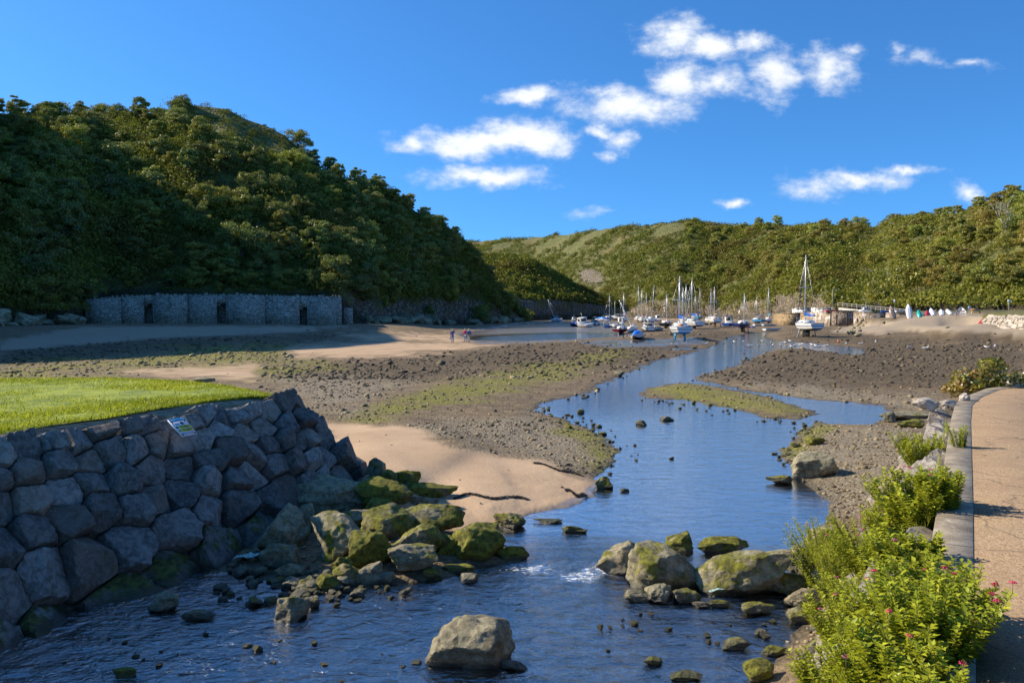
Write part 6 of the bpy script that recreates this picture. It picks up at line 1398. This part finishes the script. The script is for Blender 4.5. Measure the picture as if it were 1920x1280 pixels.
def person(px, py, hd, label, top, legs, hair, raise_arm=False, bag=None, stride=.12):
    p = on_ground(px, py); o = empty('person', p, (0, 0, math.radians(hd)), label, 'person')
    def hand(e, w, i): return []
    hipz = .92
    body = [((0, 0, hipz), (.15, .11), None), ((0, 0, 1.18), (.15, .1), 0), ((0, 0, 1.38), (.17, .1), 1), ((0, 0, 1.48), .06, 2), ((0, .02, 1.56), (.075, .09), 3), ((0, .03, 1.68), (.078, .1), 4), ((0, .02, 1.745), (.05, .06), 5)]
    arms = []
    for sg in (1, -1):
        if raise_arm and sg > 0: a = [((.2, 0, 1.4), .055), ((.36, .12, 1.32), .043), ((.18, .16, 1.6), .035), ((.12, .15, 1.68), .03)]
        else: a = [((sg * .21, 0, 1.4), .055), ((sg * .27, -.02, 1.14), .043), ((sg * .27, .1, .9), .034), ((sg * .26, .13, .82), .034)]
        j = 2
        for q, r in a: body.append((q, r, j)); j = len(body) - 1
        tipq = Vector(a[-1][0]); d = (tipq - Vector(a[-2][0])).normalized()
        for f in range(4): body.append((tuple(tipq + d * (.055 + .01 * (f in (1, 2))) + Vector((0, .022 * (f - 1.5), -.01))), .008, j))
        body.append((tuple(tipq + Vector((-sg * .03, .035, -.01))), .009, j))
    for sg in (1, -1):
        body.append(((sg * .09, 0, .84), .085, 0)); j = len(body) - 1
        for q, r in (((sg * .1, sg * stride * .5 + .03, .48), .06), ((sg * .1, sg * stride, .09), .04), ((sg * .11, sg * stride + .15, .04), .035)): body.append((q, r, j)); j = len(body) - 1
    b = skin('body', body, SK, o)
    jk = [((0, 0, .9), (.18, .135), None), ((0, 0, 1.15), (.175, .13), 0), ((0, 0, 1.38), (.19, .125), 1), ((0, 0, 1.46), (.09, .08), 2)]
    for sg in (1, -1):
        a = [((.21, 0, 1.4), .075), ((.36, .12, 1.32), .06), ((.2, .16, 1.57), .05)] if (raise_arm and sg > 0) else [((sg * .21, 0, 1.4), .075), ((sg * .275, -.02, 1.14), .06), ((sg * .275, .09, .92), .05)]
        j = 2
        for q, r in a: jk.append((q, r, j)); j = len(jk) - 1
    skin('jacket', jk, gel(top), o)
    tr = [((0, 0, .92), (.165, .12), None)]
    for sg in (1, -1):
        tr.append(((sg * .09, 0, .84), .1, 0)); j = len(tr) - 1
        for q, r in (((sg * .1, sg * stride * .5 + .03, .48), .075), ((sg * .1, sg * stride, .1), .058)): tr.append((q, r, j)); j = len(tr) - 1
    skin('trousers', tr, gel(legs), o)
    V, Fc = ICO[2]; hv = V * [.088, .105, .1]; hv[:, 2] = np.where(hv[:, 2] < -.02, hv[:, 2] * .9, hv[:, 2]); hv[:, 1] -= .025; mesh_np('hair', hv + [0, .02, 1.69], Fc, gel(hair), o, smooth=True)
    for sg in (1, -1):
        mb = MB(); y = sg * stride; mb.box((sg * .11, y + .08, .04), (.095, .27, .085), taper=.8); mb.build('shoe', RUB, o)
    mb = MB(); mb.tube([(0, .115, 1.66), (0, .15, 1.63)], [.012, .016], 5); mb.build('nose', SK, b)
    if bag:
        bg_ = empty('bag', p + Vector((-.32, .05, .45)), label='small pink bag held at the side of the leftmost walker', cat='bag'); mb = MB(); mb.box((0, 0, .12), (.22, .12, .26), taper=.85); mb.build('pouch', gel(bag), bg_); mb = MB(); mb.tube([(-.08, 0, .25), (-.05, 0, .42), (.05, 0, .42), (.08, 0, .25)], .012, 4); mb.build('handle', gel(bag), bg_)
    return o
person(848.5, 642, 10, 'person in dark blue jacket and jeans with one hand raised to the head', (.07, .08, .28), (.12, .24, .45), (.6, .55, .45), True, (.6, .3, .3))
person(872, 640, -15, 'person in a crimson jacket and pale blue jeans on the sand', (.5, .03, .1), (.25, .38, .5), (.5, .45, .38))
person(879.5, 641, 20, 'person in a blue jacket and beige trousers, rightmost of the three walkers', (.03, .09, .3), (.55, .48, .36), (.65, .6, .52))
# ================= camera, light, sky
cam = bpy.data.cameras.new('camera'); co = bpy.data.objects.new('camera', cam); COL.objects.link(co)
cam.sensor_fit = 'HORIZONTAL'; cam.sensor_width = 36; cam.lens = 36 * F / 1920; cam.clip_end = 9000; cam.clip_start = .05
co.location = (0, 0, CAMH); co.rotation_euler = (math.pi / 2 - TH, 0, 0); S.camera = co
SUN_EL, SUN_AZ = math.radians(32), math.radians(-77)         # azimuth from +Y, clockwise positive: the sun stands to the left
sd = Vector((math.sin(SUN_AZ) * math.cos(SUN_EL), math.cos(SUN_AZ) * math.cos(SUN_EL), math.sin(SUN_EL)))
sl = bpy.data.lights.new('sun', 'SUN'); sl.energy = 5.0; sl.angle = math.radians(.5); sl.color = (1, .885, .7)
so = bpy.data.objects.new('sun', sl); COL.objects.link(so); so.rotation_euler = sd.to_track_quat('Z', 'Y').to_euler()
w = bpy.data.worlds.new('World'); S.world = w; w.use_nodes = True; nt = w.node_tree; nt.nodes.clear()
out = nt.nodes.new('ShaderNodeOutputWorld')
tc = nd(nt, 'TexCoord'); dv = tc.outputs['Generated']; dx, dy, dz = nd(nt, 'SeparateXYZ', {0: dv}).outputs[:]
zl = mt(nt, 'ADD', mt(nt, 'MULTIPLY', mt(nt, 'MAXIMUM', dz, 0.0), 1.35), .12)     # look a little higher than the horizon haze
sv = nd(nt, 'VectorMath', {0: nd(nt, 'CombineXYZ', {0: dx, 1: dy, 2: zl}).outputs[0]}, operation='NORMALIZE').outputs[0]
sky = nd(nt, 'TexSky', {'Vector': sv}, sky_type='NISHITA', sun_disc=False, sun_elevation=SUN_EL, sun_rotation=SUN_AZ, altitude=0, air_density=1.0, dust_density=.3, ozone_density=3.0)
skc = mixc(nt, 1.0, nd(nt, 'HueSaturation', {'Color': sky.outputs[0], 'Saturation': 1.12, 'Value': 1.0}).outputs[0], (.5, .93, 1.22), 'MULTIPLY')
# fair-weather clouds, laid out by direction of the sky
yy = mt(nt, 'MAXIMUM', dy, .02); U = mt(nt, 'DIVIDE', dx, yy); V_ = mt(nt, 'DIVIDE', dz, yy)
uv = nd(nt, 'CombineXYZ', {0: U, 1: V_, 2: 0.0}).outputs[0]
wn = nd(nt, 'TexNoise', {'Vector': uv, 'Scale': 20.0, 'Detail': 5.0, 'Roughness': .6}).outputs[1]
uvw = vadd(nt, uv, nd(nt, 'VectorMath', {0: nd(nt, 'VectorMath', {0: wn, 1: (.5, .5, .5)}, operation='SUBTRACT').outputs[0], 1: (.05, .03, 0)}, operation='MULTIPLY').outputs[0])
CL = [(1262, 72, 55, 32, 1), (1330, 88, 80, 22, 1), (1405, 84, 38, 16, .8), (1000, 182, 75, 13, .85), (1150, 198, 95, 30, .95), (1130, 172, 60, 16, .7), (1272, 150, 55, 30, 1), (1345, 150, 55, 24, .95), (1235, 208, 60, 22, .7),
      (1452, 140, 42, 42, 1), (1560, 132, 55, 30, .85), (1592, 95, 22, 8, .55), (905, 268, 130, 26, 1.1), (1000, 258, 85, 30, 1.15), (780, 272, 42, 16, .8), (905, 330, 115, 17, .9), (870, 322, 40, 14, .8), (1125, 246, 32, 12, .8), (1160, 262, 34, 16, .7), (1132, 285, 14, 10, .5),
      (1620, 337, 90, 15, .8), (1525, 355, 48, 22, .65), (1700, 322, 50, 9, .8), (1380, 380, 30, 7, .75), (1815, 352, 25, 14, .75), (1720, 110, 45, 12, .42), (1682, 95, 12, 14, .5), (1832, 120, 30, 8, .42), (1140, 396, 55, 7, .42),
      (-500, 200, 200, 60, .9), (2500, 150, 250, 60, 1), (2300, -500, 300, 120, .8), (300, -700, 200, 60, .8), (1500, -600, 350, 150, 1), (900, -1100, 500, 200, .9)]
e = None
for (a, b, rx, ry, wt) in CL:
    r = ray(a, b); u0, v0 = r[0] / r[1], r[2] / r[1]
    d = nd(nt, 'VectorMath', {0: nd(nt, 'VectorMath', {0: uvw, 1: (u0, v0, 0)}, operation='SUBTRACT').outputs[0], 1: (F / rx / 1.4, F / ry / 1.45, 0)}, operation='MULTIPLY').outputs[0]
    q = mt(nt, 'MULTIPLY', mt(nt, 'SUBTRACT', 1.0, nd(nt, 'VectorMath', {0: d}, operation='LENGTH').outputs[1]), wt)
    e = q if e is None else nd(nt, 'Math', {0: e, 1: q, 2: .12}, operation='SMOOTH_MAX').outputs[0]
cn = noi(nt, vmul(nt, uv, (1, 1.7, 1)), 17.0, 9, .62); cn2 = noi(nt, vmul(nt, uv, (1, 1.5, 1)), 55.0, 6, .6)
dens = mt(nt, 'ADD', e, mt(nt, 'ADD', mt(nt, 'MULTIPLY', mt(nt, 'SUBTRACT', cn, .5), 2.0), mt(nt, 'MULTIPLY', mt(nt, 'SUBTRACT', cn2, .5), .35)))
al = mt(nt, 'MULTIPLY', mr(nt, dens, -.08, .95), mr(nt, dy, .0, .15))
al = mt(nt, 'MULTIPLY', al, mr(nt, dz, .0, .04))
shd = mixc(nt, mr(nt, mt(nt, 'ADD', dens, mt(nt, 'MULTIPLY', cn2, .4)), .25, 1.0), (4.1, 4.65, 5.4), (5.6, 5.75, 5.9))
allc = mixc(nt, mt(nt, 'MULTIPLY', al, .97), skc, shd)
bg = nd(nt, 'Background', {'Color': allc, 'Strength': .125}); nt.links.new(bg.outputs[0], out.inputs[0])
S.view_settings.view_transform = 'Standard'; S.view_settings.look = 'None'; S.view_settings.exposure = 0.6; S.view_settings.gamma = 1.0; S.view_settings.use_curve_mapping = False
S.render.engine = 'CYCLES'; cy = S.cycles
cy.max_bounces = 5; cy.diffuse_bounces = 2; cy.glossy_bounces = 2; cy.transmission_bounces = 3; cy.transparent_max_bounces = 8
cy.caustics_reflective = False; cy.caustics_refractive = False; cy.sample_clamp_indirect = 4.0
cy.use_denoising = True; cy.denoiser = 'OPENIMAGEDENOISE'; cy.denoising_prefilter = 'ACCURATE'; cy.sample_clamp_direct = 8.0; cy.use_adaptive_sampling = True; cy.adaptive_threshold = .01
